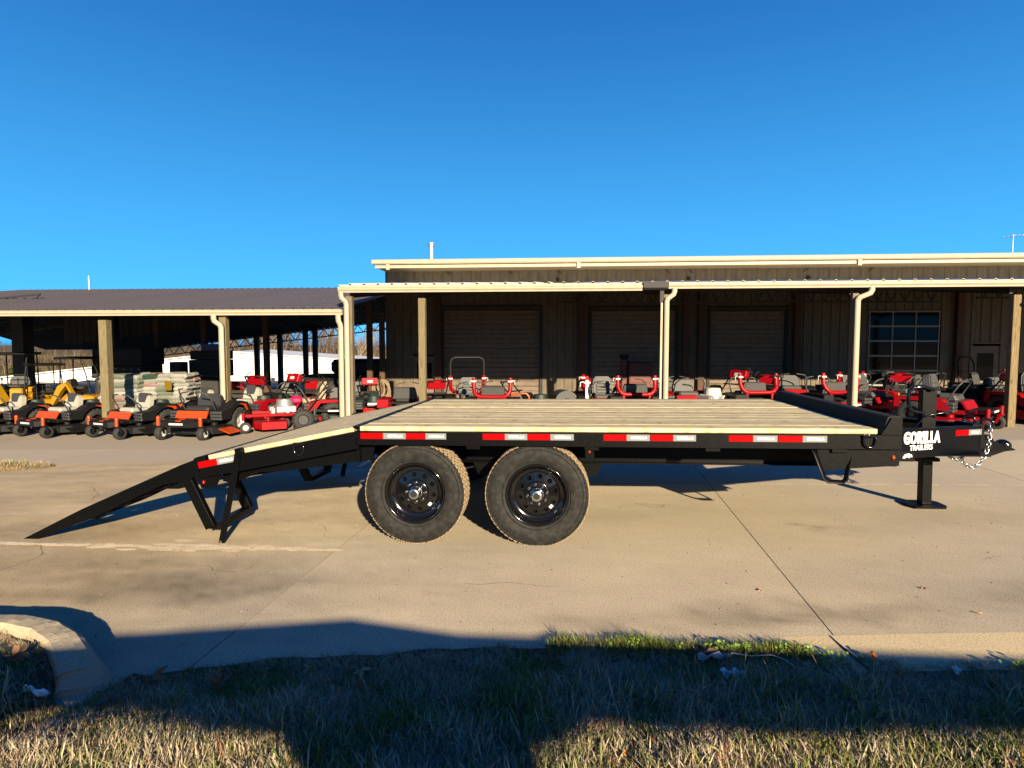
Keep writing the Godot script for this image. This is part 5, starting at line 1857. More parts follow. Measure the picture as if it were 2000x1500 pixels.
	var pod_profile := PackedVector2Array([Vector2(-0.86, 0.34), Vector2(-0.84, 0.55), Vector2(-0.72, 0.69), Vector2(-0.48, 0.735), Vector2(-0.25, 0.68), Vector2(-0.12, 0.60), Vector2(0.18, 0.56), Vector2(0.22, 0.50), Vector2(0.18, 0.38), Vector2(-0.1, 0.36), Vector2(-0.16, 0.50), Vector2(-0.30, 0.61), Vector2(-0.48, 0.645), Vector2(-0.66, 0.60), Vector2(-0.78, 0.46), Vector2(-0.80, 0.34)])
	if not home:
		pod_profile = PackedVector2Array([Vector2(-0.78, 0.42), Vector2(-0.78, 0.62), Vector2(-0.2, 0.64), Vector2(0.02, 0.60), Vector2(0.16, 0.46), Vector2(0.14, 0.39), Vector2(-0.05, 0.40), Vector2(-0.16, 0.56), Vector2(-0.66, 0.57), Vector2(-0.70, 0.42)])
	for sx in [-1.0, 1.0]:
		var p := MB.new()
		var x0: float = 0.34 if sx > 0 else -0.62
		p.prism(pod_profile, x0, x0 + 0.28, Transform3D(Basis(Vector3.BACK, Vector3.UP, Vector3.RIGHT), Vector3.ZERO))
		obj("fender", p, "plastic_black" if home else o.get("fender", paint), t)
		var g := MB.new()
		for q in 3:
			g.b(sx * 0.35, sx * 0.615, 0.37 + q * 0.065, 0.425 + q * 0.065, 0.05 + 0.02 * q, 0.225, 0.01)
		obj("side_vent", g, "plastic_grey", t)
		if home:
			var dc := MB.new()
			dc.prism(PackedVector2Array([Vector2(-0.74, 0.50), Vector2(-0.66, 0.65), Vector2(-0.40, 0.68), Vector2(-0.46, 0.655), Vector2(-0.58, 0.62), Vector2(-0.68, 0.5)]), sx * 0.62, sx * 0.6235, Transform3D(Basis(Vector3.BACK, Vector3.UP, Vector3.RIGHT), Vector3.ZERO))
			obj("fender_decal", dc, paint, t)
	# engine
	var e := MB.new()
	e.b(-0.27, 0.27, 0.42, 0.62, -1.0, -0.56, 0.03)
	e.cyl(Vector3(0, 0.62, -0.78), Vector3(0, 0.76, -0.78), 0.21, 18, 0.17)
	e.cyl(Vector3(0, 0.76, -0.78), Vector3(0, 0.775, -0.78), 0.15, 16)
	e.cyl(Vector3(-0.18, 0.66, -0.62), Vector3(0.18, 0.66, -0.62), 0.075, 12)
	obj("engine", e, "engine_black", t, T(0, 0.0 if home else -0.27, 0.05))
	var gr := MB.new()
	gr.b(-0.36, 0.36, 0.34, 0.48, -1.05, -1.01, 0.012)
	gr.b(-0.36, -0.31, 0.34, 0.48, -1.01, -0.8, 0.01)
	gr.b(0.31, 0.36, 0.34, 0.48, -1.01, -0.8, 0.01)
	obj("engine_guard", gr, "plastic_black" if home else paint, t)
	var gb := MB.new()
	gb.b(-0.14, 0.14, 0.38, 0.44, -1.056, -1.051)
	obj("badge", gb, "badge_white", t)
	seat(t, o.get("seat", "grey"), 0.53, -0.12)
	for sx in [-1.0, 1.0]:
		var l := MB.new()
		lever(l, sx * 0.36, 0.02)
		obj("control_lever", l, "plastic_grey", t)
	match o.get("rops", ""):
		"folded", "hoop":
			var r := MB.new()
			var top := 0.98
			var up := [Vector3(-0.43, top + 0.12, -0.52), Vector3(-0.43, top - 0.12, -0.54), Vector3(-0.41, 0.76, -0.60), Vector3(-0.34, 0.685, -0.62), Vector3(-0.24, 0.66, -0.62), Vector3(0.24, 0.66, -0.62), Vector3(0.34, 0.685, -0.62), Vector3(0.41, 0.76, -0.60), Vector3(0.43, top - 0.12, -0.54), Vector3(0.43, top + 0.12, -0.52)]
			r.tube(up, 0.05, 8)
			for sx in [-1.0, 1.0]: r.bar(Vector3(sx * 0.3, 0.30, -0.62), Vector3(sx * 0.3, 0.67, -0.62), 0.06, 0.07, Vector3.BACK, 0.006)
			obj("roll_bar", r, paint, t)
			var h := MB.new()
			if o.rops == "hoop":
				h.tube([Vector3(-0.43, top + 0.08, -0.52), Vector3(-0.43, 1.42, -0.50), Vector3(-0.40, 1.52, -0.5), Vector3(-0.30, 1.56, -0.5), Vector3(0.30, 1.56, -0.5), Vector3(0.40, 1.52, -0.5), Vector3(0.43, 1.42, -0.50), Vector3(0.43, top + 0.08, -0.52)], 0.032, 8)
			elif o.get("fold", false):
				h.tube([Vector3(-0.43, top + 0.10, -0.57), Vector3(-0.43, top - 0.02, -0.72), Vector3(-0.42, 0.58, -1.0), Vector3(-0.34, 0.54, -1.06), Vector3(0.34, 0.54, -1.06), Vector3(0.42, 0.58, -1.0), Vector3(0.43, top - 0.02, -0.72), Vector3(0.43, top + 0.10, -0.57)], 0.03, 8)
			if h.v.size(): obj("upper_hoop", h, "plastic_black", t)
			var cl := MB.new()
			for sx in [-1.0, 1.0]:
				cl.b(sx * 0.43 - 0.055, sx * 0.43 + 0.055, top + 0.02, top + 0.06, -0.58, -0.47, 0.006)
				cl.tube([Vector3(sx * 0.47, top + 0.06, -0.5), Vector3(sx * 0.53, top + 0.05, -0.5), Vector3(sx * 0.53, top - 0.04, -0.5)], 0.01, 5)
			obj("hinge_pins", cl, "badge_white", t)
	return t

func walker(label: String, xf: Transform3D, group: String, o: Dictionary) -> Node3D:
	# a walk-behind or stand-on mower: deck and casters at the front, engine, control tower at the rear
	var t := thing("walk_behind_mower", label, "mower", xf, group)
	var paint: String = o.get("paint", "red")
	var d := MB.new()
	d.prism(PackedVector2Array([Vector2(-0.5, 0.05), Vector2(-0.5, 0.55), Vector2(-0.2, 0.68), Vector2(0.2, 0.68), Vector2(0.5, 0.55), Vector2(0.5, 0.05)]), -0.22, -0.06, Transform3D(Basis(Vector3.RIGHT, Vector3.BACK, Vector3.DOWN), Vector3.ZERO))
	obj("mowing_deck", d, paint, t)
	var f := MB.new()
	for sx in [-1.0, 1.0]:
		f.bar(Vector3(sx * 0.28, 0.34, -0.45), Vector3(sx * 0.34, 0.36, 0.86), 0.05, 0.06, Vector3.UP, 0.005)
		f.cyl(Vector3(sx * 0.36, 0.26, 0.9), Vector3(sx * 0.36, 0.42, 0.9), 0.03, 10)
		f.bar(Vector3(sx * 0.25, 0.2, 0.4), Vector3(sx * 0.25, 0.36, 0.4), 0.03, 0.04, Vector3.BACK)
	f.b(-0.34, 0.34, 0.31, 0.37, 0.75, 0.82, 0.006)
	f.b(-0.3, 0.3, 0.30, 0.36, -0.5, 0.1, 0.008)
	obj("frame", f, paint, t)
	for sx in [-1.0, 1.0]:
		small_wheel(t, "caster_wheel", Vector3(sx * 0.36, 0.115, 0.86), 0.115, 0.09, "rim_white", 18)
		small_wheel(t, "drive_wheel", Vector3(sx * 0.42, 0.22, -0.3), 0.22, 0.17, "plastic_grey", 22)
	var e := MB.new()
	e.b(-0.2, 0.2, 0.37, 0.52, -0.2, 0.22, 0.02)
	e.cyl(Vector3(0, 0.52, 0.02), Vector3(0, 0.66, 0.02), 0.19, 18, 0.16)
	e.cyl(Vector3(0.2, 0.45, 0.0), Vector3(0.32, 0.45, 0.0), 0.07, 12)
	obj("engine", e, o.get("engine", "engine_black"), t)
	var mf := MB.new()
	mf.cyl(Vector3(-0.2, 0.46, 0.30), Vector3(0.2, 0.46, 0.30), 0.055, 12)
	mf.b(0.1, 0.26, 0.36, 0.5, 0.24, 0.34, 0.02)
	obj("muffler", mf, "engine_silver", t)
	var tank := MB.new()
	tank.box(Transform3D(Basis(), Vector3(-0.16, 0.62, -0.25)), Vector3(0.26, 0.17, 0.24), 0.05)
	obj("fuel_tank", tank, o.get("tank", "plastic_black"), t)
	var h := MB.new()
	var hy: float = o.get("h", 1.05)
	for sx in [-1.0, 1.0]:
		h.tube([Vector3(sx * 0.26, 0.36, -0.4), Vector3(sx * 0.27, hy - 0.12, -0.82), Vector3(sx * 0.27, hy, -0.9), Vector3(sx * 0.22, hy + 0.03, -0.96), Vector3(sx * 0.08, hy + 0.03, -0.97)], 0.018, 7)
		h.tube([Vector3(sx * 0.3, hy - 0.02, -0.86), Vector3(sx * 0.3, hy + 0.08, -0.78), Vector3(sx * 0.22, hy + 0.12, -0.76)], 0.012, 6)
	h.bar(Vector3(-0.27, 0.72, -0.64), Vector3(0.27, 0.72, -0.64), 0.03, 0.03)
	obj("handlebar", h, "plastic_black", t)
	if o.get("tower", true):
		var w := MB.new()
		w.box(Transform3D(Basis(Vector3.RIGHT, -0.35), Vector3(0, hy - 0.06, -0.82)), Vector3(0.44, 0.20, 0.13), 0.012)
		obj("control_tower", w, paint, t)
		var b := MB.new()
		b.box(Transform3D(Basis(Vector3.RIGHT, -0.35), Vector3(0, hy - 0.045, -0.75)), Vector3(0.15, 0.07, 0.006))
		obj("badge", b, "badge_white", t)
	return t

func loader(label: String, xf: Transform3D, sx: float) -> Node3D:
	# a small yellow excavator with a canopy on posts
	var t := thing("mini_excavator", label, "excavator", xf, "yellow mini excavators under the left shed")
	var tr := MB.new()
	for s in [-1.0, 1.0]:
		tr.prism(PackedVector2Array([Vector2(-0.65, 0.02), Vector2(0.65, 0.02), Vector2(0.78, 0.17), Vector2(0.68, 0.34), Vector2(-0.68, 0.34), Vector2(-0.78, 0.17)]), s * 0.5 - 0.11, s * 0.5 + 0.11)
	obj("tracks", tr, "small_tyre", t, Transform3D(Basis(Vector3.UP, PI / 2), Vector3.ZERO))
	var b := MB.new()
	b.b(-0.48, 0.48, 0.42, 0.80, -0.75, 0.35, 0.06)
	b.b(-0.45, 0.45, 0.80, 1.02, -0.78, -0.3, 0.08)
	b.box(Transform3D(Basis(), Vector3(0.30, 0.86, 0.4)), Vector3(0.36, 0.34, 0.2), 0.04)
	obj("body", b, "yellow", t)
	var bo := MB.new()
	bo.prism(PackedVector2Array([Vector2(0.2, 0.55), Vector2(0.34, 0.5), Vector2(0.75, 1.10), Vector2(0.98, 1.34), Vector2(0.92, 1.46), Vector2(0.62, 1.30)]), -0.09, 0.09, Transform3D(Basis(Vector3.UP, -PI / 2 + 0.5 * sx), Vector3(-0.15 * sx, 0.0, 0.1)))
	obj("boom", bo, "yellow", t)
	var ar := MB.new()
	ar.prism(PackedVector2Array([Vector2(0.90, 1.45), Vector2(1.00, 1.38), Vector2(1.5, 0.55), Vector2(1.40, 0.50)]), -0.085, 0.085, Transform3D(Basis(Vector3.UP, -PI / 2 + 0.5 * sx), Vector3(-0.15 * sx, 0.0, 0.1)))
	ar.prism(PackedVector2Array([Vector2(1.25, 0.62), Vector2(1.6, 0.66), Vector2(1.62, 0.3), Vector2(1.42, 0.12), Vector2(1.22, 0.3)]), -0.2, 0.2, Transform3D(Basis(Vector3.UP, -PI / 2 + 0.5 * sx), Vector3(-0.15 * sx, 0.0, 0.1)))
	obj("arm", ar, "yellow", t)
	var bl := MB.new()
	bl.box(Transform3D(Basis(Vector3.RIGHT, 0.1), Vector3(0, 0.3, 1.05)), Vector3(1.1, 0.3, 0.05), 0.01)
	obj("blade", bl, "yellow", t)
	var cp := MB.new()
	for x in [-0.44, 0.44]:
		cp = MB.new()
		cp.tube([Vector3(x, 0.8, 0.25), Vector3(x * 0.97, 1.5, 0.12), Vector3(x * 0.95, 2.1, -0.05)], 0.022, 6)
		obj("canopy_post", cp, "plastic_black", t)
		cp = MB.new()
		cp.tube([Vector3(x, 1.0, -0.72), Vector3(x * 0.98, 2.1, -0.68)], 0.022, 6)
		obj("canopy_post", cp, "plastic_black", t)
	cp = MB.new()
	cp.bar(Vector3(-0.43, 1.45, 0.14), Vector3(0.43, 1.45, 0.14), 0.025, 0.025)
	obj("canopy_rail", cp, "plastic_black", t)
	var rf := MB.new()
	rf.box(Transform3D(Basis(), Vector3(0, 2.12, -0.3)), Vector3(1.05, 0.09, 1.15), 0.04)
	obj("canopy_roof", rf, "plastic_black", t)
	seat(t, "dark", 1.0, -0.35)
	var lv := MB.new()
	for x in [-0.22, 0.22]:
		lv.tube([Vector3(x, 0.9, 0.15), Vector3(x, 1.28, 0.12)], 0.014, 6)
		lv.ball(Vector3(x, 1.3, 0.12), Vector3(0.03, 0.04, 0.03), 8, 5)
	obj("control_levers", lv, "plastic_black", t)
	return t

func bag_pallet(label: String, xf: Transform3D, sd: int) -> void:
	var t := thing("bag_pallet", label, "pallet", xf, "pallets of wrapped bags in the left shed")
	var r := RandomNumberGenerator.new()
	r.seed = sd
	var p := MB.new()
	for k in 5: p.b(-0.55, 0.55, 0.10, 0.12, -0.5 + k * 0.24, -0.36 + k * 0.24)
	for k in 3: p.b(-0.55 + k * 0.5, -0.45 + k * 0.5, 0.0, 0.10, -0.5, 0.6)
	obj("base", p, "post_wood_1", t)
	for row in 10:
		for c in 3:
			for dd in 2:
				var m := MB.new()
				var w := 0.40 * r.randf_range(0.95, 1.05)
				var y := 0.18 + row * 0.115
				if row > 6 and (c != 1): y -= 0.02
				var xx := -0.37 + c * 0.37 + r.randfn(0, 0.015)
				var zz := -0.22 + dd * 0.5 + r.randfn(0, 0.02)
				m.box(Transform3D(Basis(Vector3.UP, r.randfn(0, 0.05)) * Basis(Vector3.BACK, r.randfn(0, 0.06)), Vector3(xx, y, zz)), Vector3(w, 0.125, 0.52), 0.05)
				var k: int = [0, 1, 2, 0, 5, 1, 2, 3, 4, 1][r.randi_range(0, 9)]
				obj("bag", m, "bag_%d" % k, t)

func dark_stack(called: String, label: String, xf: Transform3D, w: float, h: float, d: float, sd: int, lumpy := false) -> void:
	var t := thing(called, label, "stack", xf)
	var r := RandomNumberGenerator.new()
	r.seed = sd
	var y := 0.0
	while y < h - 0.05:
		var hh := minf(r.randf_range(0.35, 0.6), h - y)
		var m := MB.new()
		m.box(Transform3D(Basis(Vector3.UP, r.randfn(0, 0.05)), Vector3(r.randfn(0, 0.03), y + hh * 0.5, 0)), Vector3(w * r.randf_range(0.9, 1.0), hh - 0.01, d), 0.12 if lumpy else 0.02)
		obj("crate", m, "dark_wall", t)
		y += hh

func machines() -> void:
	var g1 := "orange lawn tractors at the front of the left shed"
	var o1 := {"paint": "orange", "home": true, "seat": "white"}
	var P := func(px: float, d: float, yaw: float, s := 1.0) -> Transform3D: return gp(wp(px, d), d, yaw, s)
	var m1 := rider("orange riding mower with white seat beside the left wooden post, yellow boom behind it", P.call(116, 14.1, -22, 0.94), g1, o1)
	dup(m1, P.call(4, 14.4, -22, 0.94), "orange riding mower with white seat cut off by the left edge", g1)
	dup(m1, P.call(256, 13.7, -24, 0.94), "orange riding mower with white seat in front of the wrapped bags", g1)
	rider("orange riding mower with black seat and white caster rims beside the downspout", P.call(392, 13.35, -10), g1, {"paint": "orange", "home": true, "seat": "dark", "rim": "rim_white", "chute": 1})
	rider("orange riding mower with white seat half hidden behind the black-seated orange one", P.call(380, 15.3, -30, 0.94), g1, {"paint": "orange", "home": true, "seat": "white"})
	var g2 := "red mowers under the shed and awning"
	rider("red riding mower with white seat right of the cream downspout of the left shed", P.call(474, 15.0, -20), g2, {"paint": "red", "seat": "white"})
	walker("red walk-behind mower with shining red deck beside the trailer's dovetail", P.call(556, 14.3, -62, 1.05), g2, {"tank": "magenta", "engine": "engine_silver", "tower": false})
	walker("red stand-on mower with dark control tower right of the white-seated mower", P.call(515, 15.3, -35, 1.08), g2, {"h": 1.08})
	walker("stand-on mower with square red control tower left of the inner wooden post", P.call(548, 16.0, 160, 1.05), g2, {"h": 1.1})
	rider("red riding mower with round cream seat beside the inner wooden post", P.call(600, 15.0, -60), g2, {"paint": "red", "seat": "cream"})
	rider("black riding mower left of the cream awning post", P.call(662, 15.2, 6, 0.95), g2, {"paint": "engine_black", "seat": "dark"})
	rider("black riding mower with grey seat just behind the cream awning post", P.call(692, 16.8, 10, 1.0), g2, {"paint": "engine_black", "seat": "grey"})
	walker("small mower with red control panel left of the coiled rope", P.call(729, 15.6, 20, 0.95), g2, {"h": 1.05})
	rider("red riding mower with low grey seat right of the coiled rope", P.call(795, 15.4, 180, 0.97), g2, {"paint": "red", "seat": "cover"})
	# the row behind the deck
	rider("red riding mower with raised black roll bar and grey ribbed seat", P.call(918, 15.22, 12), g2, {"paint": "red", "seat": "high", "rops": "hoop", "fender": "plastic_black"})
	var back := rider("red riding mower with folded roll bar right of the raised black roll bar", P.call(967, 14.86, 174), g2, {"paint": "red", "seat": "cover", "rops": "folded", "fender": "plastic_black"})
	dup(back, P.call(1236, 14.86, 178), "red riding mower with folded roll bar in front of the rust-red cabinet", g2)
	dup(back, P.call(1461, 14.86, 184), "red riding mower with folded roll bar beside the white plate and yellow parts", g2)
	dup(back, P.call(1611, 14.5, 190), "red riding mower with folded roll bar left of the cream right-hand post", g2)
	var hs := rider("red riding mower with big grey ribbed seat left of the rust-red cabinet", P.call(1181, 14.62, 2), g2, {"paint": "red", "seat": "high", "rops": "folded", "fender": "plastic_black"})
	rider("red riding mower with low dark seat just right of the cream middle post", P.call(1342, 15.1, 5), g2, {"paint": "red", "seat": "grey"})
	walker("red engine mower with thin upright rods left of the domed grey cover", P.call(1054, 14.8, 60, 1.0), g2, {"tower": false, "h": 0.9})
	walker("red and white tilted mower deck machine right of the low dark seat", P.call(1394, 14.86, -60, 1.12), g2, {"tower": true, "h": 0.98, "engine": "badge_white"})
	dup(hs, P.call(1706, 13.9, 28), "red riding mower with grey ribbed seat right of the cream right-hand post", g2)
	var big := rider("big red riding mower with grey seat before the right wooden post", P.call(1858, 12.4, 40, 1.03), g2, {"paint": "red", "seat": "high"})
	dup(big, P.call(1768, 14.6, 35, 1.0), "red riding mower behind the trailer jack", g2)
	dup(big, P.call(2040, 13.2, 10, 1.0), "red riding mower cut off by the right edge behind the wooden post", g2)
	rider("dark riding mower with grey seat behind the big red mower", P.call(1935, 15.6, 60, 1.05), g2, {"paint": "engine_black", "seat": "grey"})
	var few := [[1310, 16.8, 20, "small red riding mower just right of the cream middle post, deep in the row"], [1668, 16.6, 12, "red riding mower half hidden by the cream right-hand post"], [1815, 16.2, 30, "red riding mower behind the big red one, left of the glass door"], [1965, 14.6, 15, "red riding mower right of the big red one, beside the right wooden post"]]
	var low := rider("low red riding mower with grey seat beside the small bottle and bulkhead", P.call(1545, 16.4, -15), g2, {"paint": "red", "seat": "grey", "fender": "plastic_black"})
	for k in few: dup(low, P.call(k[0], k[1], k[2], 0.96), k[3], g2)
	var wk := walker("red walk-behind mower in the gap left of the upright red post", P.call(1120, 15.8, 200, 0.95), g2, {"h": 1.0})
	for k in [[1512, 15.2, 150, "red walk-behind mower behind the far end of the bulkhead"], [838, 15.6, 200, "walk-behind mower just right of the wooden awning post"], [1742, 15.2, 160, "walk-behind mower left of the trailer jack"], [497, 16.4, 170, "walk-behind mower in the shade behind the white-seated red mower"], [622, 16.4, 190, "walk-behind mower in the shade right of the inner wooden post"], [1900, 15.0, 200, "walk-behind mower right of the big red mower's seat"]]:
		dup(wk, P.call(k[0], k[1], k[2], 1.0), k[3], g2)
	dup(low, P.call(568, 16.6, 25, 1.0), "red riding mower with low grey seat deep under the left shed", g2)
	# odd pieces in the row
	var og := thing("orange_guard_frame", "small orange slatted guard frame standing between the red mowers", "frame", P.call(1016, 14.6, 0))
	var fr := MB.new()
	fr.tube([Vector3(-0.2, 0.0, 0), Vector3(-0.21, 0.62, 0), Vector3(-0.15, 0.70, 0), Vector3(0.15, 0.70, 0), Vector3(0.21, 0.62, 0), Vector3(0.2, 0.0, 0)], 0.026, 8)
	obj("hoop", fr, "orange", og)
	for k in 4:
		var sl := MB.new()
		sl.bar(Vector3(-0.2, 0.1 + k * 0.14, 0), Vector3(0.2, 0.1 + k * 0.14, 0), 0.03, 0.06)
		obj("slat", sl, "orange", og)
	var dm := thing("domed_cover", "dark grey domed machine cover against the metal wall", "cover", P.call(1101, 15.0, 10))
	var dmm := MB.new()
	var arch := PackedVector2Array()
	arch.append(Vector2(-0.27, 0))
	for k in 13:
		var a := lerpf(PI, 0, k / 12.0)
		arch.append(Vector2(cos(a) * 0.27, 0.52 + sin(a) * 0.22))
	arch.append(Vector2(0.27, 0))
	dmm.prism(arch, -0.3, 0.3)
	obj("shell", dmm, "plastic_grey", dm)
	var dn := MB.new()
	dn.b(-0.04, 0.06, 0.3, 0.56, 0.3, 0.306)
	obj("slot", dn, "plastic_black", dm)
	var cb := thing("tool_cabinet", "rust-red cabinet with a black capped pump in the shade by the wall", "cabinet", P.call(1245, 19.5, -4))
	var cbm := MB.new()
	cbm.b(-0.30, 0.40, 0, 1.25, -0.3, 0.3, 0.02)
	obj("case", cbm, "rust", cb)
	var cbp := MB.new()
	cbp.b(-0.52, -0.32, 0, 1.35, -0.15, 0.15, 0.03)
	obj("pump_body", cbp, "rust", cb)
	var cbc := MB.new()
	cbc.cyl(Vector3(-0.42, 1.35, 0), Vector3(-0.42, 1.48, 0), 0.12, 14, 0.16)
	obj("cap", cbc, "plastic_black", cb)
	for k in 2:
		var dv := MB.new()
		dv.b(-0.26, 0.36, 0.62 + k * 0.3, 0.88 + k * 0.3, 0.3, 0.315, 0.005)
		obj("drawer", dv, "rust", cb)
	var fp := P.call(1136, 14.6, 0) as Transform3D
	var rp := thing("folded_roll_bar_stand", "upright red post with white hinge plates left of the big grey seat", "post", fp)
	var rpm := MB.new()
	rpm.bar(Vector3(0.13, 0, 0), Vector3(0.13, 1.1, 0), 0.07, 0.08, Vector3.BACK, 0.01)
	rpm.b(-0.35, 0.3, 0.0, 0.12, -0.3, 0.2, 0.02)
	obj("upright", rpm, "red", rp)
	var rpw := MB.new()
	rpw.b(0.09, 0.17, 0.55, 1.0, 0.05, 0.058)
	rpw.b(0.05, 0.21, 0.92, 0.96, 0.046, 0.07, 0.005)
	rpw.tube([Vector3(0.05, 0.96, 0.06), Vector3(-0.03, 0.95, 0.06), Vector3(-0.04, 0.84, 0.06)], 0.018, 6)
	obj("hinge_plate", rpw, "badge_white", rp)
	var rph := MB.new()
	rph.cyl(Vector3(-0.22, 0.36, 0), Vector3(-0.05, 0.50, 0), 0.085, 12)
	rph.b(-0.36, -0.2, 0.22, 0.40, -0.08, 0.08, 0.03)
	obj("orange_motor", rph, "orange", rp)
	var wpv := thing("white_plate_stand", "white square plate on a short stand among the red mowers", "plate", P.call(1434, 14.0, 0))
	var wm := MB.new()
	wm.b(-0.09, 0.09, 0.38, 0.54, -0.01, 0.01, 0.004)
	wm.b(-0.03, 0.03, 0.0, 0.38, -0.01, 0.008, 0.002)
	obj("plate", wm, "badge_white", wpv)
	for yb in [[1525, 15.6, "small yellow bottle on the ground beside the bulkhead"], [1455, 16.0, "small yellow bottle near the white plate"], [1757, 14.0, "small yellow bottle left of the trailer jack"]]:
		var yt := thing("yellow_bottle", yb[2], "bottle", P.call(yb[0], yb[1], 0), "yellow bottles by the mowers")
		var ym := MB.new()
		ym.lathe([Vector2(0, 0), Vector2(0.07, 0), Vector2(0.07, 0.45), Vector2(0.04, 0.53), Vector2(0.02, 0.55), Vector2(0.02, 0.62), Vector2(0, 0.62)], 12)
		obj("flask", ym, "yellow", yt)
	var ht := thing("hand_truck", "black hand truck leaning by the glazed door at the right", "hand truck", P.call(1893, 18.2, 0))
	var hm := MB.new()
	hm.tube([Vector3(-0.24, 0.1, 0), Vector3(-0.24, 1.1, -0.15), Vector3(-0.15, 1.27, -0.18), Vector3(0.15, 1.27, -0.18), Vector3(0.24, 1.1, -0.15), Vector3(0.24, 0.1, 0)], 0.022, 8)
	for k in 3: hm.bar(Vector3(-0.24, 0.25 + 0.3 * k, -0.02 - 0.04 * k), Vector3(0.24, 0.25 + 0.3 * k, -0.02 - 0.04 * k), 0.025, 0.025)
	hm.b(-0.24, 0.24, 0.02, 0.04, 0.0, 0.25)
	obj("frame", hm, "plastic_black", ht)
	for s in [-0.28, 0.28]: small_wheel(ht, "wheel", Vector3(s, 0.12, -0.08), 0.12, 0.07, "plastic_grey", 16)
	# coiled rope on an inner post
	var rp2 := Vector3(wp(747, 19.4), 0, -19.4)
	rp2.y = ground(rp2.x, rp2.z)
	var ps := MB.new()
	ps.b(-0.08, 0.08, -0.05, 2.9, -0.08, 0.08, 0.006)
	tag(obj("awning_inner_post", ps, "jamb_wood", self, Transform3D(Basis(), rp2)), "dark wooden post under the awning that carries the coiled rope", "post")
	var rg := RandomNumberGenerator.new()
	rg.seed = 19
	var rope := thing("rope_coil", "thick tan rope hung in loose coils on the dark inner post", "rope", Transform3D(Basis().scaled(Vector3(1.25, 1.0, 1.0)), rp2 + Vector3(0, -0.2, 0.11)))
	var rb := MB.new()
	rb.bar(Vector3(-0.2, 1.02, -0.03), Vector3(0.2, 1.02, -0.03), 0.05, 0.05)
	obj("peg", rb, "dark_steel", rope)
	for k in 11:
		var m := MB.new()
		var lp := []
		var w := rg.randf_range(0.14, 0.24)
		var h := rg.randf_range(0.24, 0.42)
		var ox := rg.randfn(0, 0.06)
		for q in 21:
			var a := TAU * q / 20.0
			lp.append(Vector3(ox + sin(a) * w * (1.0 + 0.12 * sin(3.0 * a + k)), 1.04 - h + cos(a) * h, 0.02 + 0.008 * k + 0.02 * sin(2 * a + k)))
		m.tube(lp, 0.016, 6, false)
		obj("loop", m, "rope", rope)
	var tail := MB.new()
	tail.tube([Vector3(0.1, 0.5, 0.08), Vector3(0.06, 0.2, 0.09), Vector3(-0.05, 0.02, 0.12)], 0.016, 6)
	obj("tail", tail, "rope", rope)
	# left shed: excavators, pallets, dark stacks
	loader("yellow mini excavator with raised boom behind the second orange mower", P.call(92, 17.0, 55, 0.72), 1.0)
	loader("yellow mini excavator cut off by the left edge behind the first orange mower", P.call(22, 17.0, 15, 0.86), -1.0)
	loader("yellow mini excavator with black canopy just left of the left wooden post", P.call(172, 17.6, 100, 0.8), 1.0)
	bag_pallet("wrapped pallet of pale green and pink bags right of the left wooden post", P.call(258, 16.3, -8), 3)
	bag_pallet("wrapped pallet of pale bags with a yellow label left of the cream downspout", P.call(336, 16.5, 6), 7)
	dark_stack("crate_stack", "tall dark crates behind the first pallet of bags", P.call(252, 19.2, 0), 1.55, 1.95, 1.2, 5)
	dark_stack("tarped_stack", "low dark tarped load behind the second pallet of bags", P.call(345, 19.0, 0), 1.25, 1.1, 1.2, 6, true)
	dark_stack("crate_stack", "narrow dark crate standing on the low tarped load", (P.call(350, 19.0, 0) as Transform3D).translated(Vector3(0, 1.1, 0)), 0.38, 0.42, 0.4, 16)
	dark_stack("crate_stack", "tall dark crates beside the cream downspout of the left shed", P.call(412, 19.6, 0), 1.0, 1.85, 1.0, 8)
	dark_stack("tarped_stack", "dark tarped load below the white building", P.call(508, 20.0, 0), 1.9, 0.62, 1.0, 9, true)
	dark_stack("tarped_stack", "black covered machine behind the round cream seat", P.call(640, 19.2, 0), 1.3, 1.05, 1.4, 10, true)
	dark_stack("tarped_stack", "black covered load against the wall end behind the coiled rope", P.call(712, 22.0, 0), 2.3, 1.45, 1.4, 12, true)
	var sg := MB.new()
	sg.b(-0.34, 0.34, 0.0, 0.2, -0.02, 0.02, 0.004)
	tag(obj("blue_banner", sg, "navy", self, Transform3D(Basis(), Vector3(wp(416, 18.8), 1.36, -18.8))), "dark blue banner hanging left of the cream downspout", "banner")
	var ch := thing("yellow_label_card", "square yellow card on the front of the second pallet of bags", "card", (P.call(327, 15.85, 0) as Transform3D).translated(Vector3(0, 0.84, 0)))
	var cm := MB.new()
	cm.b(-0.09, 0.09, 0, 0.24, -0.004, 0.004)
	obj("sheet", cm, "bag_6", ch)

# ---------------------------------------------------------------- the verge before the camera
func verge_edge(x: float) -> float:
	return verge_line(x) + 0.012 * sin(x * 17.0) + 0.015 * sin(x * 7.3 + 1.0) + 0.006 * sin(x * 41.0)

func verge_line(x: float) -> float:   # where grass meets concrete
	var pts := [Vector2(-9, -3.62), Vector2(-4.0, -3.3), Vector2(-3.0, -3.17), Vector2(-2.65, -3.12), Vector2(-2.45, -3.04), Vector2(-2.3, -2.93), Vector2(-2.16, -2.80), Vector2(-2.06, -2.62), Vector2(-1.93, -2.62), Vector2(-1.88, -2.9), Vector2(-1.05, -3.03), Vector2(0.0, -3.09), Vector2(0.9, -3.04), Vector2(1.5, -2.93), Vector2(2.0, -2.82), Vector2(2.6, -2.76), Vector2(9, -2.4)]
	for k in pts.size() - 1:
		if x < pts[k + 1].x:
			return lerpf(pts[k].y, pts[k + 1].y, clampf((x - pts[k].x) / (pts[k + 1].x - pts[k].x), 0, 1))
	return -2.6

var vn: FastNoiseLite

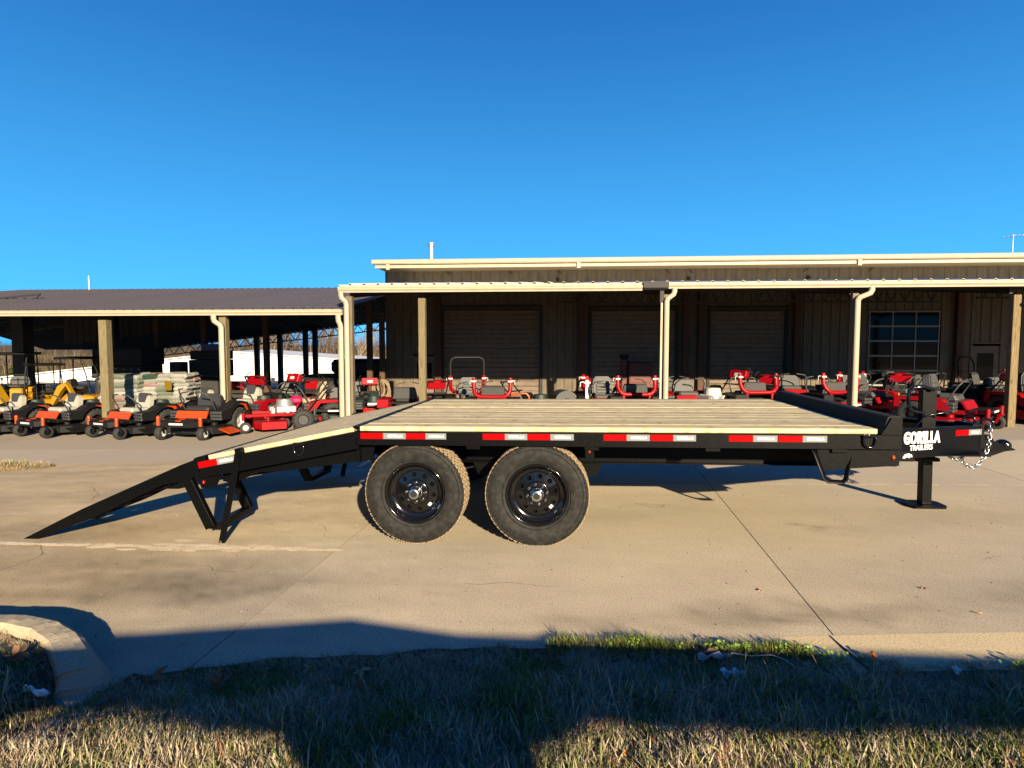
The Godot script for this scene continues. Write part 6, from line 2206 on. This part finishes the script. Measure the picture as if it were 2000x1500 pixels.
func verge_y(x: float, z: float) -> float:
	var q := z - verge_edge(x)
	var y := ground(x, z) + 0.012 + 0.05 * smoothstep(0.0, 0.9, q) + 0.03 * vn.get_noise_2d(x, z) * smoothstep(0.0, 0.3, q)
	# earth banked up behind the kerb return at the left
	y += 0.115 * smoothstep(-2.0, -2.4, x) * (1.0 - smoothstep(0.5, 1.2, q))
	return y

func foreground() -> void:
	vn = noise(1.1, 41, 3)
	# the soil of the verge
	var m := MB.new()
	var nx := 160
	for i in nx:
		for j in 26:
			var q := []
			for w in [[0, 0], [1, 0], [1, 1], [0, 1]]:
				var x := lerpf(-6.0, 6.5, float(i + w[0]) / nx)
				var t := float(j + w[1]) / 26.0
				var z := lerpf(verge_edge(x) - 0.02, 6.0, t * t)
				q.append(Vector3(x, verge_y(x, z) - (0.03 if j + w[1] == 0 else 0.0), z))
			for tr in [[0, 1, 2], [0, 2, 3]]:
				for k in tr:
					m.v.append(q[k]); m.n.append(Vector3.UP); m.u.append(Vector2.ZERO)
					var nn := 0.5 + 0.5 * vn.get_noise_2d(q[k].x * 3.0, q[k].z * 3.0)
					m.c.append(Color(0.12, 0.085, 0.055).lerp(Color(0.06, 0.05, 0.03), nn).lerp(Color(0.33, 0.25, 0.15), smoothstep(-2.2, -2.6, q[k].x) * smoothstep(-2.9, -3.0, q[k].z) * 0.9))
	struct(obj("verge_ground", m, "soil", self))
	var near := func(r: RandomNumberGenerator) -> Vector3:
		while true:
			var z := lerpf(-3.2, -1.75, pow(r.randf(), 0.8))
			var x := r.randf_range(-3.0, 3.0)
			var q := z - verge_edge(x)
			if q < 0.0 or (q < 0.25 and r.randf() < 0.35): continue
			if x < -2.0 and q < 0.4 and r.randf() < 0.6: continue
			return Vector3(x, verge_y(x, z), z)
		return Vector3.ZERO
	grass_patch("verge_grass", "half dry tangled grass of the verge before the camera", near, 42000, 0.30, 1.0, 5)
	var tuft := func(r: RandomNumberGenerator) -> Vector3:
		while true:
			var z := r.randf_range(-2.6, -1.8)
			var x := r.randf_range(-2.4, 2.4)
			if vn.get_noise_2d(x * 1.3 + 7.0, z * 1.3) < (0.0 if x > 0.5 else 0.12): continue
			return Vector3(x, verge_y(x, z), z)
		return Vector3.ZERO
	grass_patch("green_tufts", "longer green grass tufts standing in the verge", tuft, 1800, 0.6, 1.6, 6)
	var fringe := func(r: RandomNumberGenerator) -> Vector3:
		var x := r.randf_range(0.2, 1.45)
		var z := verge_edge(x) + absf(r.randfn(0.0, 0.05)) - 0.02
		return Vector3(x, verge_y(x, z), z)
	grass_patch("kerb_grass", "short green grass along the concrete edge", fringe, 1500, 0.9, 0.8, 9)
	# long single blades
	var rg := RandomNumberGenerator.new()
	rg.seed = 77
	var lb := MB.new()
	for k in 60:
		var x := rg.randf_range(-2.2, 2.3)
		var z := rg.randf_range(-2.6, -1.9)
		if k < 5:
			x = [-1.07, -1.05, -1.03, -0.97, -1.6][k]
			z = [-2.40, -2.42, -2.39, -2.35, -2.3][k]
		var p := Vector3(x, verge_y(x, z), z)
		var h := rg.randf_range(0.10, 0.17) if k >= 5 else [0.20, 0.15, 0.17, 0.08, 0.12][k] as float
		var lean := Vector3(rg.randfn(0.02, 0.035), 0, rg.randfn(0, 0.02)) * (1.0 if k >= 5 else 1.8)
		if k == 3: lean = Vector3(0.1, 0, 0)
		var side := Vector3(0.0028, 0, 0.0008)
		lb.col = Color(0.20, 0.24, 0.05).lerp(Color(0.38, 0.31, 0.14), rg.randf())
		var last := p
		for q in 4:
			var t := (q + 1) / 4.0
			var nx2 := p + Vector3(0, h * t * (1.0 - 0.15 * t), 0) + lean * t * t * 1.2
			var w0 := 1.0 - q / 4.0
			var w1 := 1.0 - t * 0.97
			lb.tri(last - side * w0, last + side * w0, nx2 + side * w1, Vector3.BACK, Vector3.BACK, Vector3.BACK)
			lb.tri(last - side * w0, nx2 + side * w1, nx2 - side * w1, Vector3.BACK, Vector3.BACK, Vector3.BACK)
			last = nx2
	tag(obj("long_grass_blades", lb, "blade", self), "single long grass blades rising above the verge", "grass", "", "stuff")
	# clover along the kerb
	var cv := MB.new()
	for k in 700:
		var x := rg.randf_range(0.45, 1.62) if k < 620 else rg.randfn(2.36, 0.035)
		var clump0 := 0.5 + 0.5 * vn.get_noise_2d(x * 6.0, 3.0)
		if k < 620 and clump0 < 0.42 + 0.25 * rg.randf(): continue
		var z := verge_edge(x) + 0.02 + absf(rg.randfn(0, 0.025))
		var p := Vector3(x, verge_y(x, z) + rg.randf_range(0.005, 0.05) * (0.5 + clump0), z)
		var nn := Vector3(rg.randfn(0, 0.4), 1, rg.randfn(0.4, 0.4)).normalized()
		var a1 := nn.cross(Vector3.RIGHT).normalized()
		var a2 := nn.cross(a1)
		var r := rg.randf_range(0.004, 0.0095)
		var poly := []
		for q in 7: poly.append(p + (a1 * cos(TAU * q / 7.0) + a2 * sin(TAU * q / 7.0)) * r * (1.0 + 0.2 * sin(q * 2.4)))
		cv.face(poly, p - nn)
	tag(obj("clover", cv, "clover", self), "bright green clover along the kerb", "clover", "", "stuff")
	kerbs()
	litter(rg)
	# made-up board, unseen behind the camera, cut to throw the long shadow band
	var sgn := thing("added_shadow_board", "added wooden board unseen behind the camera, shaped to shade the verge", "blocker", Transform3D(Basis(), Vector3(0, 0, 1.2)))
	var b := MB.new()
	b.prism(PackedVector2Array([Vector2(-5.2, 1.19), Vector2(-1.5, 1.21), Vector2(-0.30, 1.265), Vector2(0.18, 1.24), Vector2(0.36, 1.12), Vector2(0.42, 0.9), Vector2(0.40, -0.1), Vector2(0.98, -0.1), Vector2(0.97, 1.0), Vector2(1.10, 1.22), Vector2(1.4, 1.275), Vector2(3.3, 1.28), Vector2(7.0, 1.23), Vector2(7.0, 1.39), Vector2(3.77, 1.405), Vector2(2.09, 1.445), Vector2(1.05, 1.465), Vector2(0.48, 1.525), Vector2(-0.72, 1.455), Vector2(-1.5, 1.43), Vector2(-5.2, 1.41)]), -0.04, 0.04)
	obj("board", b, "shadow_board_wood", sgn)
	for x in [-4.6, 6.4]:
		var ps := MB.new()
		ps.b(x - 0.06, x + 0.06, -0.1, 1.2, -0.06, 0.06, 0.006)
		obj("post", ps, "shadow_board_wood", sgn)

func kerbs() -> void:
	# swept kerb: (x, z, height) of the pavement-side foot, mitred round the return at the left
	var path := [Vector3(-9.0, 0.17, -3.8), Vector3(-5.0, 0.17, -3.58), Vector3(-3.6, 0.17, -3.43), Vector3(-3.0, 0.17, -3.36), Vector3(-2.65, 0.168, -3.335), Vector3(-2.42, 0.16, -3.26), Vector3(-2.22, 0.15, -3.13), Vector3(-2.05, 0.135, -2.97), Vector3(-1.97, 0.09, -2.88), Vector3(-1.93, 0.025, -2.80), Vector3(-1.91, -0.04, -2.74)]
	var f := noise(9.0, 52, 3)
	var st1 := noise(0.8, 53, 4)
	var fine := []
	for k in path.size() - 1:
		var n := 14
		for q in n: fine.append((path[k] as Vector3).lerp(path[k + 1], float(q) / n))
	fine.append(path[-1])
	for k in range(1, fine.size() - 1):
		fine[k] = (fine[k - 1] + fine[k] * 2.0 + fine[k + 1]) / 4.0
	var m := MB.new()
	# across: a face, a rounded nose, the top, the back
	var prof := [Vector2(-0.03, -0.02), Vector2(0.0, 0.25), Vector2(0.012, 0.6), Vector2(0.03, 0.85), Vector2(0.055, 0.97), Vector2(0.09, 1.0), Vector2(0.13, 1.02), Vector2(0.17, 1.02), Vector2(0.185, 0.9), Vector2(0.2, -0.1)]
	var rings := []
	for k in fine.size():
		var d: Vector3 = fine[mini(k + 1, fine.size() - 1)] - fine[maxi(k - 1, 0)]
		var nrm := Vector3(-d.z, 0, d.x).normalized()
		if nrm.z < 0: nrm = -nrm
		if k > fine.size() - 10 and nrm.x > 0: nrm = -nrm
		var ring := []
		for p in prof:
			var pt: Vector3 = Vector3(fine[k].x, 0, fine[k].z) + nrm * p.x
			pt.y = ground(pt.x, pt.z) + fine[k].y * p.y + 0.004 * f.get_noise_3d(pt.x, p.y, pt.z)
			ring.append(pt)
		rings.append(ring)
	for k in rings.size() - 1:
		for q in prof.size() - 1:
			var a: Vector3 = rings[k][q]
			var b: Vector3 = rings[k + 1][q]
			var c: Vector3 = rings[k + 1][q + 1]
			var e: Vector3 = rings[k][q + 1]
			var nn := (b - a).cross(e - a).normalized()
			if nn.y < 0 and absf(nn.y) > 0.1: nn = -nn
			var g := 1.0 + 0.16 * st1.get_noise_2d(a.x * 1.5, a.z * 1.5) + 0.05 * f.get_noise_2d(a.x * 3.0, a.z * 3.0)
			m.col = Color(0.33 * g, 0.275 * g, 0.19 * g)
			m.quad(a, b, c, e, nn)
	struct(obj("kerb", m, "concrete", self))
	# the low gutter lip along the right
	for part in [[0.15, 1.655], [1.675, 4.6], [4.615, 7.5]]:
		var l := MB.new()
		var n := 16
		for k in n:
			var xa := lerpf(part[0], part[1], float(k) / n)
			var xb := lerpf(part[0], part[1], (k + 1.0) / n)
			var e := func(x: float, q: int) -> Vector3:
				var zf := -3.13 - 0.03 * x + 0.01 * x * x
				if x < 1.0: zf = lerpf(-3.10, zf, x)
				var w: float = [0.0, 0.012, 0.10, 0.40][q]
				var h: float = [0.001, 0.004, 0.007, 0.02][q]
				var z: float = zf + w
				return Vector3(x, ground(x, z) + h + 0.003 * f.get_noise_2d(x * 2.0, z * 2.0), z)
			for q in 3:
				var g := 1.0 + 0.1 * st1.get_noise_2d(xa * 2.0, 1.0)
				m = l
				l.col = Color(0.47 * g, 0.38 * g, 0.23 * g)
				l.quad(e.call(xa, q), e.call(xb, q), e.call(xb, q + 1), e.call(xa, q + 1), Vector3(0, 1, 0))
		struct(obj("gutter_lip", l, "concrete", self))

func litter(rg: RandomNumberGenerator) -> void:
	# dead leaves
	var leaf := func(lobes: int, sd: int) -> ArrayMesh:
		var r := RandomNumberGenerator.new()
		r.seed = sd
		var m := MB.new()
		var rim := []
		var n := lobes * 4
		for k in n:
			var a := TAU * k / n
			var rr := 0.036 * (0.62 + 0.38 * cos(a * lobes)) * (1.25 if cos(a) > 0 else 0.9)
			rim.append(Vector3(cos(a) * rr * 1.3, 0.014 * sin(a * 2.0 + sd) + 0.012 * r.randf() + 0.3 * rr * absf(sin(a)), sin(a) * rr))
		for k in n:
			m.face([Vector3(0, 0.006, 0), rim[k], rim[(k + 1) % n]], Vector3(0, -1, 0))
		m.tube([Vector3(-0.03, 0.008, 0), Vector3(-0.065, 0.014, 0.004)], 0.0016, 4)
		return m.mesh()
	var meshes := [leaf.call(5, 1), leaf.call(7, 2), leaf.call(6, 3)]
	var spots := [[-2.35, -2.82, 1.4, "leaf_brown", "large brown lobed leaf in shade behind the kerb return"], [-1.68, -2.78, 1.4, "leaf_brown", "wide brown leaf at the foot of the kerb return"], [-1.35, -2.73, 1.5, "leaf_brown", "dark five-lobed leaf flat on the shaded verge"], [-0.96, -2.82, 1.0, "leaf_tan", "small curled tan leaf near the concrete edge"], [-0.72, -2.80, 1.2, "leaf_tan", "tan leaf with raised edge left of the middle"], [0.38, -2.09, 1.15, "leaf_orange", "bright orange lobed leaf standing in the front grass"], [1.72, -2.86, 0.8, "leaf_orange", "small orange leaf just under the slab joint"], [1.54, -2.38, 0.8, "leaf_orange", "orange leaf curled in the right grass"], [1.76, -2.36, 0.75, "leaf_tan", "pale tan leaf in the right grass"], [-1.4, -2.22, 1.0, "leaf_tan", "tan leaf lying on the sunlit left grass"], [0.95, -2.9, 1.0, "leaf_brown", "brown leaf in shade below the clover"], [-1.75, -2.62, 1.0, "leaf_brown", "brown leaf in the darkest part of the verge"]]
	for s in spots:
		var o := obj("dead_leaf", meshes[rg.randi_range(0, 2)], s[3], self, Transform3D(Basis.from_euler(Vector3(rg.randfn(0, 0.3) + (0.9 if s[3] == "leaf_orange" else 0.0), rg.randf() * TAU, rg.randfn(0, 0.3))).scaled(Vector3.ONE * float(s[2])), Vector3(s[0], verge_y(s[0], s[1]) + 0.03, s[1])))
		tag(o, s[4], "leaf", "dead leaves on the verge")
	var lots := [[2.55, -3.72, "leaf_brown", "brown leaf on the right slab"], [2.62, -3.36, "leaf_tan", "small tan leaf near the right kerb"], [-2.6, -3.32, "leaf_brown", "torn brown leaf in the shadow of the kerb return"], [-1.78, -3.22, "leaf_tan", "small tan leaf at the corner of the kerb shadow"], [1.55, -3.75, "leaf_tan", "tiny tan leaf near the slab joint"]]
	for s in lots:
		var o := obj("pavement_leaf", meshes[rg.randi_range(0, 2)], s[2], self, Transform3D(Basis(Vector3.UP, rg.randf() * TAU).scaled(Vector3.ONE * 0.42), Vector3(s[0], ground(s[0], s[1]) + 0.004, s[1])))
		tag(o, s[3], "leaf", "leaves on the concrete")
	# pebbles and crumbs on the concrete
	var pb := MB.new()
	for k in 900:
		var x := rg.randf_range(-5.5, 5.5)
		var z := rg.randf_range(-9.0, -3.2)
		var r := rg.randf_range(0.0015, 0.0042)
		pb.col = Color(0.5, 0.42, 0.3) * (rg.randf_range(0.4, 0.9) if k % 4 == 0 else rg.randf_range(0.05, 0.3))
		pb.box(Transform3D(Basis.from_euler(Vector3(rg.randf() * 3, rg.randf() * 3, 0)), Vector3(x, ground(x, z) + r * 0.6, z)), Vector3(r * 2, r * 1.4, r * 1.8), r * 0.5)
	tag(obj("pebbles", pb, "concrete", self), "small pebbles and crumbs scattered on the concrete", "pebbles", "", "stuff")
	# paper and film
	var scrap := func(x: float, z: float, w: float, d: float, sd: int, mt: String, label: String, called: String) -> void:
		var r := RandomNumberGenerator.new()
		r.seed = sd
		var m := MB.new()
		var g := []
		for j in 5:
			var row := []
			for i in 7:
				var px := (i / 6.0 - 0.5) * w * (1.0 - 0.25 * absf(j - 2) / 2.0 * r.randf())
				var pz := (j / 4.0 - 0.5) * d + 0.1 * d * r.randfn(0, 1)
				row.append(Vector3(x + px, verge_y(x + px, z + pz) + 0.03 + 0.016 * r.randf() + 0.012 * sin(i * 1.9 + j), z + pz))
			g.append(row)
		for j in 4:
			for i in 6:
				m.face([g[j][i], g[j][i + 1], g[j + 1][i + 1]], g[j][i] + Vector3.DOWN)
				m.face([g[j][i], g[j + 1][i + 1], g[j + 1][i]], g[j][i] + Vector3.DOWN)
		tag(obj(called, m, mt, self), label, "litter")
	scrap.call(1.0, -2.68, 0.11, 0.06, 1, "paper", "crumpled white paper on the shaded right verge", "paper_scrap")
	scrap.call(0.97, -2.86, 0.17, 0.05, 2, "film", "strip of dull plastic film with a long tail on the verge", "plastic_film")
	scrap.call(-2.13, -2.66, 0.11, 0.03, 3, "paper", "thin white paper scrap behind the kerb return", "paper_scrap")
	scrap.call(2.02, -2.70, 0.03, 0.03, 4, "paper", "tiny white scrap at the far right of the verge", "paper_scrap")
	scrap.call(-1.9, -2.42, 0.05, 0.03, 5, "paper", "pale grey scrap at the edge of the sunlit left grass", "paper_scrap")
	var tl := MB.new()
	var tp := []
	for q in [[1.05, -2.86, 0.05], [1.14, -2.85, 0.04], [1.24, -2.84, 0.05], [1.28, -2.80, 0.045], [1.31, -2.74, 0.035], [1.37, -2.72, 0.03]]:
		tp.append(Vector3(q[0], verge_y(q[0], q[1]) + q[2], q[1]))
	tl.tube(tp, 0.006, 5, true, 0.003, 0.4)
	tag(obj("film_strand", tl, "film", self), "thin twisted strand trailing from the plastic film", "litter")
